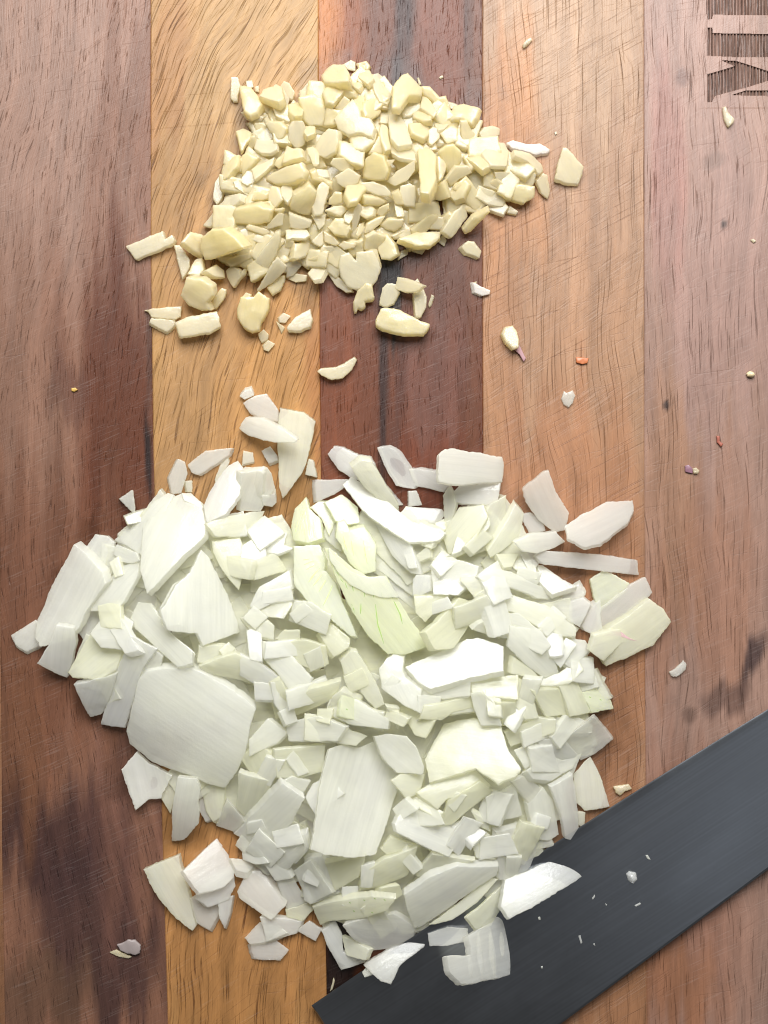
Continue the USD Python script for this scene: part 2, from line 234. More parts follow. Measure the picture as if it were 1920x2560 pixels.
ONION = '''
C2w 755,720 840,662 858,830 820,790 | small pointed onion chip standing outside the left shoulder of heap
C1w 780,840 850,810 930,790 900,870 800,890
C2p 1060,590 1120,470 1165,490 1180,560 1140,690 1080,690 | pinkish onion chip leaning out at the upper left rim
C1p 1165,610 1210,605 1210,680 1175,680
C2p 1180,510 1290,420 1462,400 1440,450 1250,575 1205,560 | lone pinkish onion strip on golden wood above the heap
C1p 1430,470 1440,500 1360,650 1350,600 1380,520
C1p 1530,420 1590,430 1600,490 1520,510
C2w 720,980 960,760 1060,690 1100,700 1010,900 900,1080 800,1020 | smooth white onion petal on the upper left rim
C4w 900,900 1010,760 1160,700 1270,750 1300,880 1290,960 1090,1180 930,1330 890,1180 | large pointed white onion petal in the upper left of heap
C5w 1140,690 1200,690 1270,750 1250,780 1160,740
C2w 540,1040 600,945 680,955 725,995 720,1040 640,1180 560,1100 | squarish onion piece outside the left rim with a dark gap beside
C3w 250,1480 400,1150 480,1000 540,1050 650,1170 680,1250 560,1430 470,1580 420,1620 270,1650 240,1600 | large slanted onion sheet at the left edge of the heap
C2w 70,1580 230,1480 250,1500 260,1640 170,1685 100,1640 | leftmost onion block lying on the dark wood
C4w 230,1750 300,1650 330,1560 350,1510 470,1520 475,1640 440,1780 420,1840 330,1800 | wet glistening onion block at the far left
C1w 700,1150 740,1110 740,1160 660,1250 640,1200
C2w 720,1070 740,1010 860,1060 890,1110 830,1130 770,1120
C5w 560,1430 660,1300 740,1160 890,1110 870,1220 780,1380 720,1430 | slanted white onion parallelogram in the left of heap
C3y 440,1820 540,1640 600,1540 740,1500 830,1580 790,1680 740,1800 630,1865 470,1850
C4w 570,1570 640,1480 760,1440 850,1500 830,1560 790,1680 640,1660
C4w 1260,1040 1300,1080 1420,1320 1505,1560 1270,1650 1230,1570 1050,1550 1000,1420 1100,1270 1190,1190 | large kite-shaped onion sheet left of centre
C5w 1010,1410 1090,1270 1190,1200 1170,1400 1130,1520 1040,1530
C5w 820,1500 870,1370 960,1380 1040,1520 1100,1580 1220,1680 1220,1760 1130,1780 1010,1670
C5w 1110,1560 1180,1490 1195,1530 1130,1570
C3w 830,1580 990,1660 900,1790 870,1900 790,2160 640,2130 680,1990 740,1800 | long upright onion strip beside the largest square sheet
C2w 465,1890 600,1840 740,1810 700,1960 640,2070 570,2085 | onion piece with sawtooth edge at the lower left rim
C4w 880,1830 920,1720 980,1670 1030,1710 1010,1790 900,1850
F5w 190,370 235,200 275,40 330,-10 400,-25 597,-35 700,10 830,90 1015,235 985,310 960,460 900,600 830,712 700,695 520,620 350,560 210,460 | largest square onion sheet of all lower left in the heap
C3y 1250,1650 1420,1640 1430,1680 1350,1780 1240,1750
C4y 1250,1760 1400,1700 1480,1680 1659,1760 1659,1880 1560,1860 1300,1800
C3w 1280,770 1370,600 1440,520 1500,490 1530,530 1510,700 1420,830 1300,880 | thick white onion block at the top left
C4w 1500,690 1520,540 1640,540 1659,560 1650,770 1510,720
C2y 1290,880 1420,830 1659,800 1620,920 1500,970 1350,960
C2y 1330,990 1510,970 1560,1100 1500,1300 1400,1180 1340,1060
C4w 1530,1010 1650,940 1659,1100 1520,1220 1540,1080
D4w 0,80 30,40 75,30 90,75 30,100 | topmost small onion crumb above the stray cluster
D3p 20,120 90,75 170,60 240,160 245,240 140,220 60,180 | lilac tinted onion piece in the stray cluster on golden wood
D2y 240,250 250,150 400,180 475,240 430,450 390,570 270,720 245,640 240,450 | long translucent onion blade in the stray cluster above the heap
D5w 0,280 40,210 140,215 240,260 360,350 340,370 230,370 60,330 | bright ribbed onion sliver lying across the stray cluster
D3w 135,420 190,390 235,450 240,480 180,505 | small onion cube below the stray cluster
D1y 430,470 460,480 485,590 410,570
D3w 0,545 130,540 170,520 200,560 220,650 130,800 0,790
D4w 130,700 220,685 225,740 200,770 140,760
D2w 550,440 590,390 650,400 740,450 820,460 870,560 920,640 1030,760 940,780 850,640 690,590 620,540 | long onion strip running up to the dark wood at the top
D3y 700,520 760,470 830,480 900,600 1000,750 1000,820 900,740 780,640
D1p 470,600 680,600 700,620 600,690 480,745 | lilac onion rectangle low at the top of heap
D2p 860,400 920,390 990,430 1050,520 1100,640 1090,660 980,640 900,500 | lilac white onion strip slanting on the dark wood
D1p 1060,540 1120,530 1230,550 1300,650 1280,680 1100,640 | lilac onion strip under the corner of the rounded rectangle
D3w 1240,450 1270,415 1330,405 1640,460 1655,500 1640,620 1500,625 1380,640 1240,620 1235,540 | large rounded white onion rectangle at the top right
D4w 1340,680 1380,640 1640,620 1620,740 1560,765 1400,760 1340,740 | onion block with crinkled edge just below the rounded rectangle
D1w 1060,670 1110,670 1145,760 1060,770
D2y 1280,700 1320,640 1350,700 1360,760 1330,900 1290,900
D2w 1010,830 1040,770 1270,790 1220,880 1100,860
D1w 1220,880 1280,850 1300,920 1250,920
D4w 640,640 700,590 790,640 880,700 990,800 1090,880 1250,920 1290,950 1250,1000 1060,1010 900,900 800,840 690,700 | long white onion arc above the green veined quarter
D3w 850,880 960,860 1070,990 1130,1130 1150,1200 1080,1190 960,1080
D2g 325,900 350,790 420,710 440,790 510,850 525,980 440,1010 340,990 | yellow green onion bud with fine ribs at the top centre
D2g 440,780 490,745 560,740 600,870 560,960 510,850
D3g 530,750 640,700 740,780 750,880 680,890 600,870 | rounded yellow green onion core piece at the top centre
D3g 600,970 610,870 650,860 690,920 780,900 860,1010 850,1180 770,1200 690,1130 640,1020 | pale green lined onion heart inside the veined quarter
D2w 160,900 280,870 300,950 280,1020 340,1040 250,1080 170,1070
D3g 340,1020 500,1010 540,1100 530,1170 600,1250 735,1590 700,1590 560,1470 420,1370 340,1260 | fan-shaped yellow green onion wedge left of the veined quarter
D4g 520,1020 560,1030 700,1150 800,1210 910,1200 980,1330 1060,1470 1180,1650 1040,1700 920,1700 820,1600 750,1500 660,1370 590,1180 | big onion quarter with green veins at the centre of heap
D1w 1090,1090 1190,1010 1200,1090 1130,1120
D3w 1200,1100 1330,1080 1370,940 1500,760 1560,760 1570,900 1450,1040 1250,1115
D3y 1280,960 1380,780 1540,760 1560,840 1480,1000 1320,1080 | curved onion petal pair below the crinkled block
D2y 1560,760 1659,700 1659,900 1560,1040 1450,1080
D5w 1090,1230 1110,1200 1200,1205 1200,1300 1140,1330 1085,1330 | small white onion cube right of the veined quarter
D4w 1200,1150 1370,1110 1500,1150 1480,1240 1370,1330 1210,1330
D3y 1090,1330 1200,1330 1310,1340 1160,1500 1100,1440
D4y 1150,1560 1240,1480 1370,1340 1500,1380 1490,1440 1330,1660 1210,1670 | slanted yellowish onion bar lower right of the veined quarter
D3w 1380,1240 1500,1220 1640,1210 1659,1280 1600,1330 1460,1330
D3w 1460,1330 1590,1250 1640,1390 1600,1450 1500,1400
D5w 60,1400 120,1280 310,1170 335,1290 260,1350 110,1430 | white onion bar slanting left of the fan-shaped wedge
D4w 0,1130 10,1020 150,940 170,1080 30,1180
D3y 100,1420 220,1370 340,1300 330,1400 280,1480 180,1470
D5w 310,1490 345,1360 450,1370 580,1450 545,1575 430,1530 | flat white onion square under the fan-shaped wedge
D4y 495,1570 540,1570 575,1500 695,1600 690,1660 590,1720
D2y 0,1470 130,1440 220,1520 215,1610 90,1580
D2y 220,1600 280,1540 380,1540 380,1610 280,1610
D3y 270,1620 400,1600 540,1640 560,1760 480,1800 380,1760 320,1700
D5w 70,1600 170,1620 280,1660 460,1840 450,1880 350,1990 250,1840 130,1700 | slanting white onion bar right of the largest square sheet
D4w 0,1690 130,1750 250,1840 180,1880 90,1880 0,1830
D2y 180,1890 250,1850 340,1990 440,1900 640,1860 600,1960 360,2080 220,2110
D4y 630,1740 700,1670 740,1680 860,1870 910,2010 850,2040 760,1930 660,1830 | rounded onion tongue below the veined quarter
D4w 920,1730 970,1695 1030,1720 1020,1800 1040,1850 1140,1920 1130,2070 1040,2030 890,1920 870,1790
D5w 1040,1790 1180,1720 1430,1610 1500,1600 1659,1650 1659,1810 1450,1850 1200,1930 1130,1890 | longest broad white onion bar in the right middle
D3w 1490,1500 1659,1430 1659,1560 1590,1580 1450,1540
D4w 1140,1980 1150,1910 1450,1860 1450,1960 1200,1990
D4y 1120,2100 1150,2020 1310,1990 1440,1960 1480,2030 1330,2060 1260,2110 | thin onion rim arching over a dark hollow
D3w 580,1950 630,1915 750,1980 740,2120 560,2070 530,2060
D4g 630,1950 760,1980 740,2120 620,2090 | small square onion piece with green dots near the middle
D3w 740,2000 860,2050 910,2060 900,2180 740,2130
D4w 920,2030 1000,2060 990,2170
E3p 515,310 640,200 680,190 730,330 810,460 790,560 720,580 620,500 540,390 | pinkish onion petal leaning outward at the upper right
E3p 780,540 860,490 1040,390 1210,380 1215,440 1170,530 1000,660 900,680 800,620 | white onion petal on tan wood farthest upper right
E4p 620,690 700,700 1000,720 1240,755 1250,850 1060,830 640,780 600,740 | long narrow onion strip on tan wood at the right
E2p 500,470 560,455 640,500 660,570 560,590
E3w 460,640 560,590 720,575 780,640 700,680 600,710 510,700 | small onion petal beneath the pinkish leaning petal
E3y 470,400 520,460 500,600 380,700 310,740 290,700 400,520 | curved onion petal at the upper right rim
E1y 390,340 440,400 460,470 410,480 400,420
E2y 340,720 490,720 450,800 400,810
E1p 450,800 490,730 600,800 610,880 540,880
E1p 500,720 620,690 620,780 560,850
E3w 610,790 640,790 760,880 860,930 700,980 620,900
E4w 740,1010 830,930 870,905 915,975 880,990 780,1020
E4w 240,860 320,800 440,830 560,900 720,960 740,1010 600,1000 440,930 300,930
E2w 200,960 260,920 330,940 370,1070 270,1030
E3y 325,940 470,980 650,1040 860,1180 850,1240 760,1230 600,1170 450,1080 360,1070 | long curved greenish onion rib in the right of heap
E2w 740,1030 900,990 950,1030 920,1100 880,1180 800,1130
E3g 940,870 1020,820 1100,850 1190,900 1160,960 1000,1080 960,980 | greenish onion chunk below the long narrow strip
E4p 1000,1060 1190,910 1290,860 1335,960 1200,1080 1180,1130 1060,1180 1010,1170 | translucent slanted onion slab at the right edge
E5w 890,1170 950,1050 1010,1000 1010,1090 1020,1190 960,1220 910,1200
E5y 960,1240 1180,1100 1310,1000 1400,1060 1450,1140 1330,1290 1040,1418 1010,1380 1060,1290 | rightmost onion sheet with fine purple streaks
E1y 930,1320 960,1220 1140,1180 1240,1250 1130,1270 1020,1390
E4w 190,1170 260,1090 500,1090 640,1210 700,1290 640,1350 560,1310 480,1250 300,1230
E4w 440,1170 640,1190 690,1330 740,1460 650,1495 540,1420 420,1300
E5w 655,1190 750,1185 780,1280 775,1360 690,1370 650,1300
E2w 780,1250 900,1260 940,1320 820,1440 720,1370
E3y 460,1360 560,1430 620,1490 560,1490 440,1470
E3y 560,1550 580,1490 740,1470 870,1380 900,1450 820,1530 740,1550
E4w 830,1450 920,1390 960,1440 1000,1550 890,1590 | white onion square at the right rim beneath the streaked sheet
E4g 880,1590 1000,1550 1040,1580 1085,1690 950,1715 | onion square with green edge at the right rim
E3y 740,1550 830,1470 940,1710 810,1740
E1w 980,1470 1040,1500 1020,1560
E2y 570,1570 740,1560 800,1720 660,1740
E2y 490,1490 560,1540 620,1750 530,1760 460,1660
E4y 190,1530 240,1500 490,1480 490,1640 340,1620 200,1600
E5w 190,1590 260,1570 340,1640 390,1790 260,1790 220,1700 | glistening wet onion sliver beside the dark hollow
E2y 340,1640 470,1640 470,1800 390,1790
E2y 400,1830 620,1740 730,1750 720,1830 600,1880 440,1920
E3w 700,1800 730,1740 870,1740 960,1790 950,1840 770,1840
E2p 770,1880 960,1720 1080,1870 960,1970 880,2010 820,1930 | translucent onion sheet at the lower right rim
E4w 600,1880 760,1860 875,1985 730,2030 680,2000 | pale onion block resting on the translucent rim sheet
E4w 530,2080 660,1970 760,2010 860,1970 820,2060 690,2140 570,2130
E1w 460,1950 590,1890 660,1970 530,2070
G3y 760,560 880,330 1070,290 1240,330 1290,500 1370,620 1340,660 1220,710 1090,610 790,700 | broad shaded onion sheet below the dark hollow
G3w 760,220 1060,170 1080,250 900,270 720,300
F4w 165,610 260,500 330,570 480,640 460,680 410,795 330,800 250,860 210,760 | white ragged onion piece under the largest square sheet
F2y 410,790 430,710 520,700 500,780 470,890
F3w 490,810 520,650 640,660 660,720 650,940 560,1050 475,1065 | tapering onion piece with golden tip at the lower left
F3y 660,700 820,710 800,900 740,940 700,870
F1p 640,850 670,720 720,930 690,940
F1p 760,960 830,790 940,930 870,1000
F3y 305,1235 520,1145 545,1250 600,1440 630,1590 610,1622 500,1540 390,1410 330,1310 | isolated pointed onion petal on the lower left seam
F2p 540,1250 760,1045 830,1150 870,1240 860,1300 800,1350 640,1400 600,1340 | greyish onion piece at the top of the lower left trio
F1p 590,1420 640,1390 800,1470 720,1620 630,1570
F4w 640,1430 700,1300 860,1230 870,1340 830,1430 700,1480 | white frayed onion piece in the lower left trio
F3w 760,1430 860,1400 840,1510 805,1610 770,1540
F2w 835,1170 920,1180 1010,1200 950,1265 880,1250
F3p 890,1380 960,1250 1050,1240 1190,1470 1100,1560 1000,1490 900,1420 | greyish onion lump at the lower left rim
F3w 1030,1530 1150,1540 1300,1560 1260,1640 1070,1690
F4p 935,1670 1030,1570 1140,1580 1210,1640 1060,1700 970,1710 | blurry onion lump on golden wood at the bottom rim
F3p 970,1710 1120,1670 1215,1745 1160,1810 990,1800 | lowest onion lump on the golden wood
F1p 1260,1620 1340,1560 1420,1610 1380,1690
F4w 870,1010 1180,690 1320,780 1240,930 1130,1060 1000,1070 | broad slanted onion bar left of the big rounded sheet
F3w 1170,680 1230,650 1350,680 1300,760
G5w 10,790 60,700 180,645 255,770 75,900 | white onion cube lying on the big rounded sheet
G4w 20,1120 80,830 100,700 140,490 230,450 330,480 450,430 600,650 580,720 520,920 430,1140 250,1165 120,1150 | big rounded onion sheet in the lower middle of heap
G5w 440,400 530,385 650,400 710,460 760,590 750,640 590,630 500,540 | squarish white onion flake atop the big rounded sheet
F2y 910,540 1010,430 1110,510 1120,660 980,640
F3w 960,420 1080,290 1210,380 1130,450 960,530
F3w 1090,60 1240,60 1260,150 1180,290 1120,200
F2y 1120,480 1440,450 1430,620 1280,660 1130,660
F3w 1200,310 1400,270 1580,340 1520,430 1220,430
F1y 900,620 1100,670 1090,800 960,930 880,850
F3w 920,1060 1010,1080 1100,1200 1010,1210 930,1180
F2w 1020,1130 1130,1070 1320,1010 1340,1100 1200,1250 1050,1260
F4w 1050,1190 1160,1160 1240,1290 1130,1310
F5w 1190,1150 1300,1060 1330,1120 1260,1200
F4w 1130,1300 1230,1270 1330,1440 1200,1490
F3w 1250,1240 1350,1170 1500,1370 1350,1450 1290,1330
F2y 1190,1490 1350,1440 1360,1500 1300,1565 1200,1530
G4y 55,1470 180,1430 420,1400 580,1420 530,1490 400,1530 160,1555 110,1580 | onion slice with a row of green dots at the bottom
G1p 90,1540 170,1490 140,1570 120,1600 60,1480
G2w 110,1620 200,1560 240,1640 250,1750 390,1820 235,1870 160,1740 | pointed onion piece overhanging the black shadow at the bottom
G3p 245,1580 330,1550 560,1510 700,1600 680,1660 540,1730 430,1740 300,1660 | folded onion piece under the dotted slice
G2y 240,1650 420,1740 390,1810 270,1780
G2p 370,1840 560,1730 770,1660 760,1720 600,1850 550,1965 480,1940 420,1890 | ragged onion scrap lying on the blade's left end
G5w 625,1390 780,1280 960,1200 1220,1210 1210,1260 1020,1380 720,1600 690,1600 640,1470 | big glossy pointed onion sheet near the blade
G4y 780,1590 1000,1430 1160,1290 1220,1300 1090,1450 930,1560
G3y 1010,1540 1100,1470 1240,1330 1280,1400 1170,1590 1070,1615
H3w 0,1310 180,1230 350,1180 430,1230 490,1285 340,1380 150,1500 30,1555 -20,1480 | thick white onion bar resting on the steel blade
G3p 780,1640 900,1600 1030,1610 1030,1690 900,1720 790,1720
G2p 890,1780 1040,1770 1020,1650 1090,1610 1200,1540 1265,1560 1280,1680 1330,1780 1340,1890 1230,1920 1030,1955 970,1950 900,1880 | ridged onion sheet hanging lowest over the steel blade
G1p 1200,1000 1360,960 1500,1040 1450,1130 1380,1280 1220,1305 | shaded greyish onion sheet beside the blade's cutting edge
H3w 140,830 240,720 300,800 340,1020 280,1055 200,1050 170,980 | bright white onion block touching the blade's upper edge
H1p 40,690 130,640 230,730 150,830 100,760
H2p 290,720 430,640 450,870 460,980 430,1055 380,1040 350,900 | pointed translucent onion piece dipping onto the blade
H3y 430,640 540,525 600,640 660,845 500,870 440,800 | yellowish onion piece at the rim above the blade
H1y 450,880 510,880 505,975 470,960
G4w 1135,780 1270,720 1320,700 1370,900 1200,940 1145,930 | bright onion cube with a lit front edge lower right
G3y 850,960 900,800 1100,680 1180,740 1020,870 930,950
G2y 700,760 870,660 1080,620 1180,720 900,800 840,870
G4w 560,960 640,800 870,910 970,1030 910,1165 720,1090 570,1010 | slanting white onion block right of the big rounded sheet
G2y 620,800 700,770 880,880 840,930
G3w 900,960 1010,925 1150,1010 1100,1060 1060,1100
G2y 1050,870 1150,930 1170,1000 1100,970
G2y 1060,1100 1150,1010 1200,1060 1200,1180 1080,1170
G4y 350,1310 410,1220 500,1160 720,1090 650,1270 540,1310 345,1365 | yellowish onion block with bright edge below the rounded sheet
G2y 540,1030 710,1090 520,1150 480,1110
G2y 700,1270 800,1130 980,1160 1080,1170 950,1210 780,1290
G2y 140,1190 400,1140 350,1280 200,1370
G2w 0,1160 120,1150 220,1390 40,1450 0,1430
G2y 480,1350 600,1330 620,1390 580,1420 460,1400
G2y 540,680 600,640 760,640 720,760 640,800
G3w 130,260 180,110 350,180 540,300 530,360 290,330
G3y 510,210 600,220 590,360
G2y 600,230 760,260 830,310 770,420 700,400
G2y 0,260 200,270 300,370 400,400 330,470 230,450 0,430
'''
# loose crumbs: tone, category, height mm, points (source pixels), label
CRUMBS = '''
c;garlic crumb;1.2;1306,113 1312,103 1327,93 1331,100 1318,114 1309,121;pale sliver on tan wood near the top edge
c;onion crumb;1.4;1806,268 1814,266 1822,284 1836,297 1834,306 1821,319 1811,303;white curled flake below the engraved letters
c;garlic crumb;0.5;1876,600 1884,597 1891,603 1884,607;tiny white fleck near the right edge of the board
o;pepper flake;0.7;1440,893 1472,896 1468,908 1455,911 1440,907;small orange flake on tan wood
p;onion crumb;0.9;1403,997 1410,978 1416,983 1432,976 1438,990 1432,1008 1422,1019 1410,1012;frosty white flake on tan wood below the orange flake
s;pepper seed;1.6;1866,934 1873,928 1884,930 1888,938 1880,944 1869,942;tiny pale round seed near the right edge
r;pepper flake;0.7;1791,1090 1799,1090 1799,1103 1808,1110 1802,1118 1792,1106;tiny reddish brown speck above the purple skin flake
v;onion skin;0.6;1712,1165 1722,1162 1732,1172 1732,1184 1713,1180;purple onion skin flake on the right hand plank
c;onion crumb;1.0;1731,1171 1740,1169 1748,1176 1745,1184 1734,1184;shiny white bead touching the purple skin flake
p;onion crumb;1.3;1672,1680 1686,1672 1697,1662 1708,1650 1716,1660 1714,1674 1704,1684 1690,1692 1678,1690;white violet flake right of the onion heap
c;onion crumb;1.2;1533,1966 1556,1962 1572,1960 1580,1972 1562,1978 1550,1990 1540,1982;pale crumb tucked against the blade's upper edge
y;pepper seed;0.6;178,971 188,969 195,975 186,980 179,978;tiny yellow seed on the dark left plank
k;garlic skin;1.4;292,2360 305,2358 320,2348 338,2350 352,2362 350,2382 338,2388 318,2384 300,2376;curled grey skin scrap on the dark wood bottom left
c;garlic skin;0.5;273,2381 290,2374 306,2382 330,2392 322,2396 298,2392;pale tail of skin beside the curled grey scrap
c;garlic crumb;0.6;1042,195 1047,194 1054,212 1047,213;thin violet white fleck above the garlic heap
c;garlic crumb;0.4;1097,193 1106,188 1109,194 1100,198;tiny white fleck on dark wood above the garlic heap
c;garlic crumb;0.4;1386,331 1391,328 1393,334 1388,338;pin-sized pale speck above the lone trapezoid
c;garlic crumb;0.5;1184,706 1192,703 1190,712;pin-sized pale chip under the lone garlic nub
w;onion crumb;3.0;1565,2185 1573,2178 1590,2182 1593,2198 1582,2208 1570,2200;small onion cube alone on the steel blade
w;onion crumb;0.5;1586,2264 1600,2256 1603,2260 1590,2267;thin sliver on the blade below the small cube
w;onion crumb;0.5;1614,2138 1620,2138 1627,2150 1618,2147;tiny triangle on the blade above the small cube
w;onion crumb;0.4;1480,2246 1487,2237 1488,2241 1482,2249;tiny dash on the blade left of the thin sliver
w;onion crumb;0.4;1513,2258 1518,2262 1515,2265;dot on the blade between dash and thin sliver
w;onion crumb;0.4;1345,2294 1350,2292 1352,2299 1347,2300;speck on the blade beside the resting onion bar
w;onion crumb;0.4;1352,2416 1357,2415 1357,2421 1353,2421;lowest speck near the middle of the blade
w;onion crumb;0.4;1446,2340 1451,2338 1456,2356 1452,2360;faint juice smear on the lower blade
w;onion crumb;0.4;1482,2360 1487,2358 1488,2365;speck right of the faint juice smear
c;onion crumb;0.8;824,2480 829,2462 834,2443 837,2452 832,2472;white splinter in the black shadow by the blade corner
w;onion crumb;0.8;905,2430 914,2420 930,2424 934,2436 922,2440 912,2444;small wet crumb on the blade's left corner
'''
# ---------------------------------------------------------------- helpers
USED = {}


def numbered(parent, name):
    n = USED.get((parent, name), 0)
    USED[(parent, name)] = n + 1
    return f'{parent}/{name}' + (f'_{n:03d}' if n else '')


def meta(prim, label=None, category=None, group=None, kind=None):
    for k, v in (('label', label), ('category', category), ('group', group), ('kind', kind)):
        if v:
            prim.SetCustomDataByKey(k, v)
    return prim


def thing(name, label, category, group=None, kind=None, pos=(0, 0, 0)):
    x = UsdGeom.Xform.Define(stage, numbered('/World', name))
    x.AddTranslateOp().Set(Gf.Vec3d(*map(float, pos)))
    return meta(x.GetPrim(), label, category, group, kind)


def obj(name, mesh, mat, parent='/World', smooth=False):
    return usdkit.mesh(stage, numbered(str(parent), name), mesh, mat, smooth=smooth)


def vert_attr(m, name, values):
    UsdGeom.PrimvarsAPI(m).CreatePrimvar(name, Sdf.ValueTypeNames.Float3Array, 'vertex').Set([Gf.Vec3f(*map(float, v)) for v in values])


def lin(r, g, b):
    c = np.array([r, g, b], float) / 255
    return np.where(c <= 0.04045, c / 12.92, ((c + 0.055) / 1.055) ** 2.4)


def ground(u, v):
    """photograph pixel -> point of the board's top (z = 0)"""
    return np.stack([(np.asarray(u, float) - 960) * MM_PX, (1280 - np.asarray(v, float)) * MM_PX], -1)


def on_plane(p0, a, b, c):
    """where the sight lines through the board points p0 meet the plane z = a + b x + c y"""
    s = (CAM_H - a) / (CAM_H + p0[:, 0] * b + p0[:, 1] * c)
    return np.column_stack([p0 * s[:, None], CAM_H * (1 - s)]) if False else np.column_stack([p0 * s[:, None], CAM_H - s * CAM_H])


# ---------------------------------------------------------------- materials
def wood(name, pore_scale, pore_dark, pore_amount, scratch, rough):
    n = {
        'tone': ('attribute', {'attribute': 'tone'}),
        'grain': ('attribute', {'attribute': 'grain'}),
        'geo': ('geometry', {}),
        'damp': ('attribute', {'attribute': 'damp'}), 'dr': ('map_range', {'from_min': 0.0, 'from_max': 1.0, 'to_min': rough, 'to_max': rough * 0.8}),
        # long dark pores running along the grain
        'mp': ('mapping', {'scale': (pore_scale[0], pore_scale[1], 1.0)}),
        'pore': ('noise_texture', {'scale': 1.0, 'detail': 2.0, 'roughness': 0.55}),
        'pr': ('rgb_ramp', {'ramp': [(0.0, (1, 1, 1)), (pore_amount - 0.09, (1, 1, 1)), (pore_amount, (0, 0, 0)), (1.0, (0, 0, 0))]}),
        # soft bands of the grain
        'mb': ('mapping', {'scale': (260.0, 7.0, 1.0)}),
        'band': ('noise_texture', {'scale': 1.0, 'detail': 4.0, 'roughness': 0.6}),
        'br': ('map_range', {'from_min': 0.25, 'from_max': 0.75, 'to_min': 0.76, 'to_max': 1.22}),
        # fine fibre
        'mf': ('mapping', {'scale': (3800.0, 160.0, 1.0)}),
        'fib': ('noise_texture', {'scale': 1.0, 'detail': 2.0}),
        'fr': ('map_range', {'from_min': 0.2, 'from_max': 0.8, 'to_min': 0.88, 'to_max': 1.12}),
        # patches of wear
        'mw': ('mapping', {'scale': (150.0, 70.0, 1.0)}),
        'wear': ('noise_texture', {'scale': 1.0, 'detail': 7.0, 'roughness': 0.68}),
        'wr': ('map_range', {'from_min': 0.25, 'from_max': 0.75, 'to_min': 0.86, 'to_max': 1.14}),
        'x1': ('math', {'math_type': 'multiply'}), 'x2': ('math', {'math_type': 'multiply'}),
        'cx': ('combine_xyz', {}),
        'm1': ('mix', {'mix_type': 'multiply', 'fac': 1.0}),
        'm2': ('mix', {'mix_type': 'multiply', 'fac': pore_dark, 'color2': (0.22, 0.13, 0.09)}),
        'pf': ('math', {'math_type': 'multiply'}), 'pm': ('map_range', {'from_min': 0.42, 'from_max': 0.62, 'to_min': pore_dark * 0.25, 'to_max': pore_dark, 'clamp': True}),
        'b': ('principled_bsdf', {'roughness': rough, 'specular_ior_level': 0.36}),
    }
    L = [('grain.vector', 'mp.vector'), ('mp.vector', 'pore.vector'), ('pore.fac', 'pr.fac'),
         ('grain.vector', 'mb.vector'), ('mb.vector', 'band.vector'), ('band.fac', 'br.value'),
         ('grain.vector', 'mf.vector'), ('mf.vector', 'fib.vector'), ('fib.fac', 'fr.value'),
         ('geo.position', 'mw.vector'), ('mw.vector', 'wear.vector'), ('wear.fac', 'wr.value'),
         ('br.result', 'x1.value1'), ('fr.result', 'x1.value2'), ('x1.value', 'x2.value1'), ('wr.result', 'x2.value2'),
         ('x2.value', 'cx.x'), ('x2.value', 'cx.y'), ('x2.value', 'cx.z'),
         ('tone.color', 'm1.color1'), ('cx.vector', 'm1.color2'), ('m1.color', 'm2.color1'),
         ('pr.color', 'pf.value1'), ('wear.fac', 'pm.value'), ('pm.result', 'pf.value2'), ('pf.value', 'm2.fac')]
    prev = 'm2.color'
    bump_sum = 'pr.color'
    # knife cuts: thin straight lines in a few directions, dark in the cut with a pale raised lip
    hsum = None
    for k, (ang, across, along, cut, weight, pale) in enumerate(scratch):
        n[f'sm{k}'] = ('mapping', {'rotation': (0, 0, -math.radians(ang)), 'location': (3.1 * k, 1.7 * k, 0)})
        n[f'ss{k}'] = ('mapping', {'scale': (along, across, 1.0)})
        n[f'sn{k}'] = ('noise_texture', {'scale': 1.0, 'detail': 1.0, 'distortion': 0.15})
        n[f'sr{k}'] = ('rgb_ramp', {'ramp': [(0, (0, 0, 0)), (cut - 0.035, (0, 0, 0)), (cut, (1, 1, 1)), (1, (1, 1, 1))]})
        n[f'sw{k}'] = ('math', {'math_type': 'multiply'})
        n[f'sv{k}'] = ('map_range', {'from_min': 0.40, 'from_max': 0.62, 'to_min': weight if k % 2 else 0.0, 'to_max': 0.0 if k % 2 else weight, 'clamp': True})
        L += [('wear.fac', f'sv{k}.value'), (f'sv{k}.result', f'sw{k}.value2')]
        n[f'sc{k}'] = ('mix', {'mix_type': 'multiply' if not pale else 'screen', 'color2': (0.45, 0.33, 0.27) if not pale else (0.30, 0.26, 0.24)})
        L += [('geo.position', f'sm{k}.vector'), (f'sm{k}.vector', f'ss{k}.vector'), (f'ss{k}.vector', f'sn{k}.vector'), (f'sn{k}.fac', f'sr{k}.fac'),
              (f'sr{k}.color', f'sw{k}.value1'), (f'sw{k}.value', f'sc{k}.fac'), (prev, f'sc{k}.color1')]
        prev = f'sc{k}.color'
        n[f'sh{k}'] = ('math', {'math_type': 'multiply_add', 'value2': 1.0 if not pale else 0.8})
        if hsum:
            n[f'sh{k}'][1]['value3'] = 0.0
            L += [(hsum, f'sh{k}.value3')]
        else:
            n[f'sh{k}'][1]['value3'] = 0.0
        L += [(f'sw{k}.value', f'sh{k}.value1')]
        hsum = f'sh{k}.value'
    n['hp'] = ('math', {'math_type': 'multiply_add', 'value2': 1.3})
    n['hf'] = ('math', {'math_type': 'multiply_add', 'value2': -0.8})
    n['bp'] = ('bump', {'invert': True, 'strength': 0.9, 'distance': 0.00014})
    L += [('pr.color', 'hp.value1'), (hsum, 'hp.value3'), ('fib.fac', 'hf.value1'), ('hp.value', 'hf.value3'), ('hf.value', 'bp.height'),
          ('bp.normal', 'b.normal'), (prev, 'b.base_color'), ('damp.fac', 'dr.value'), ('dr.result', 'b.roughness')]
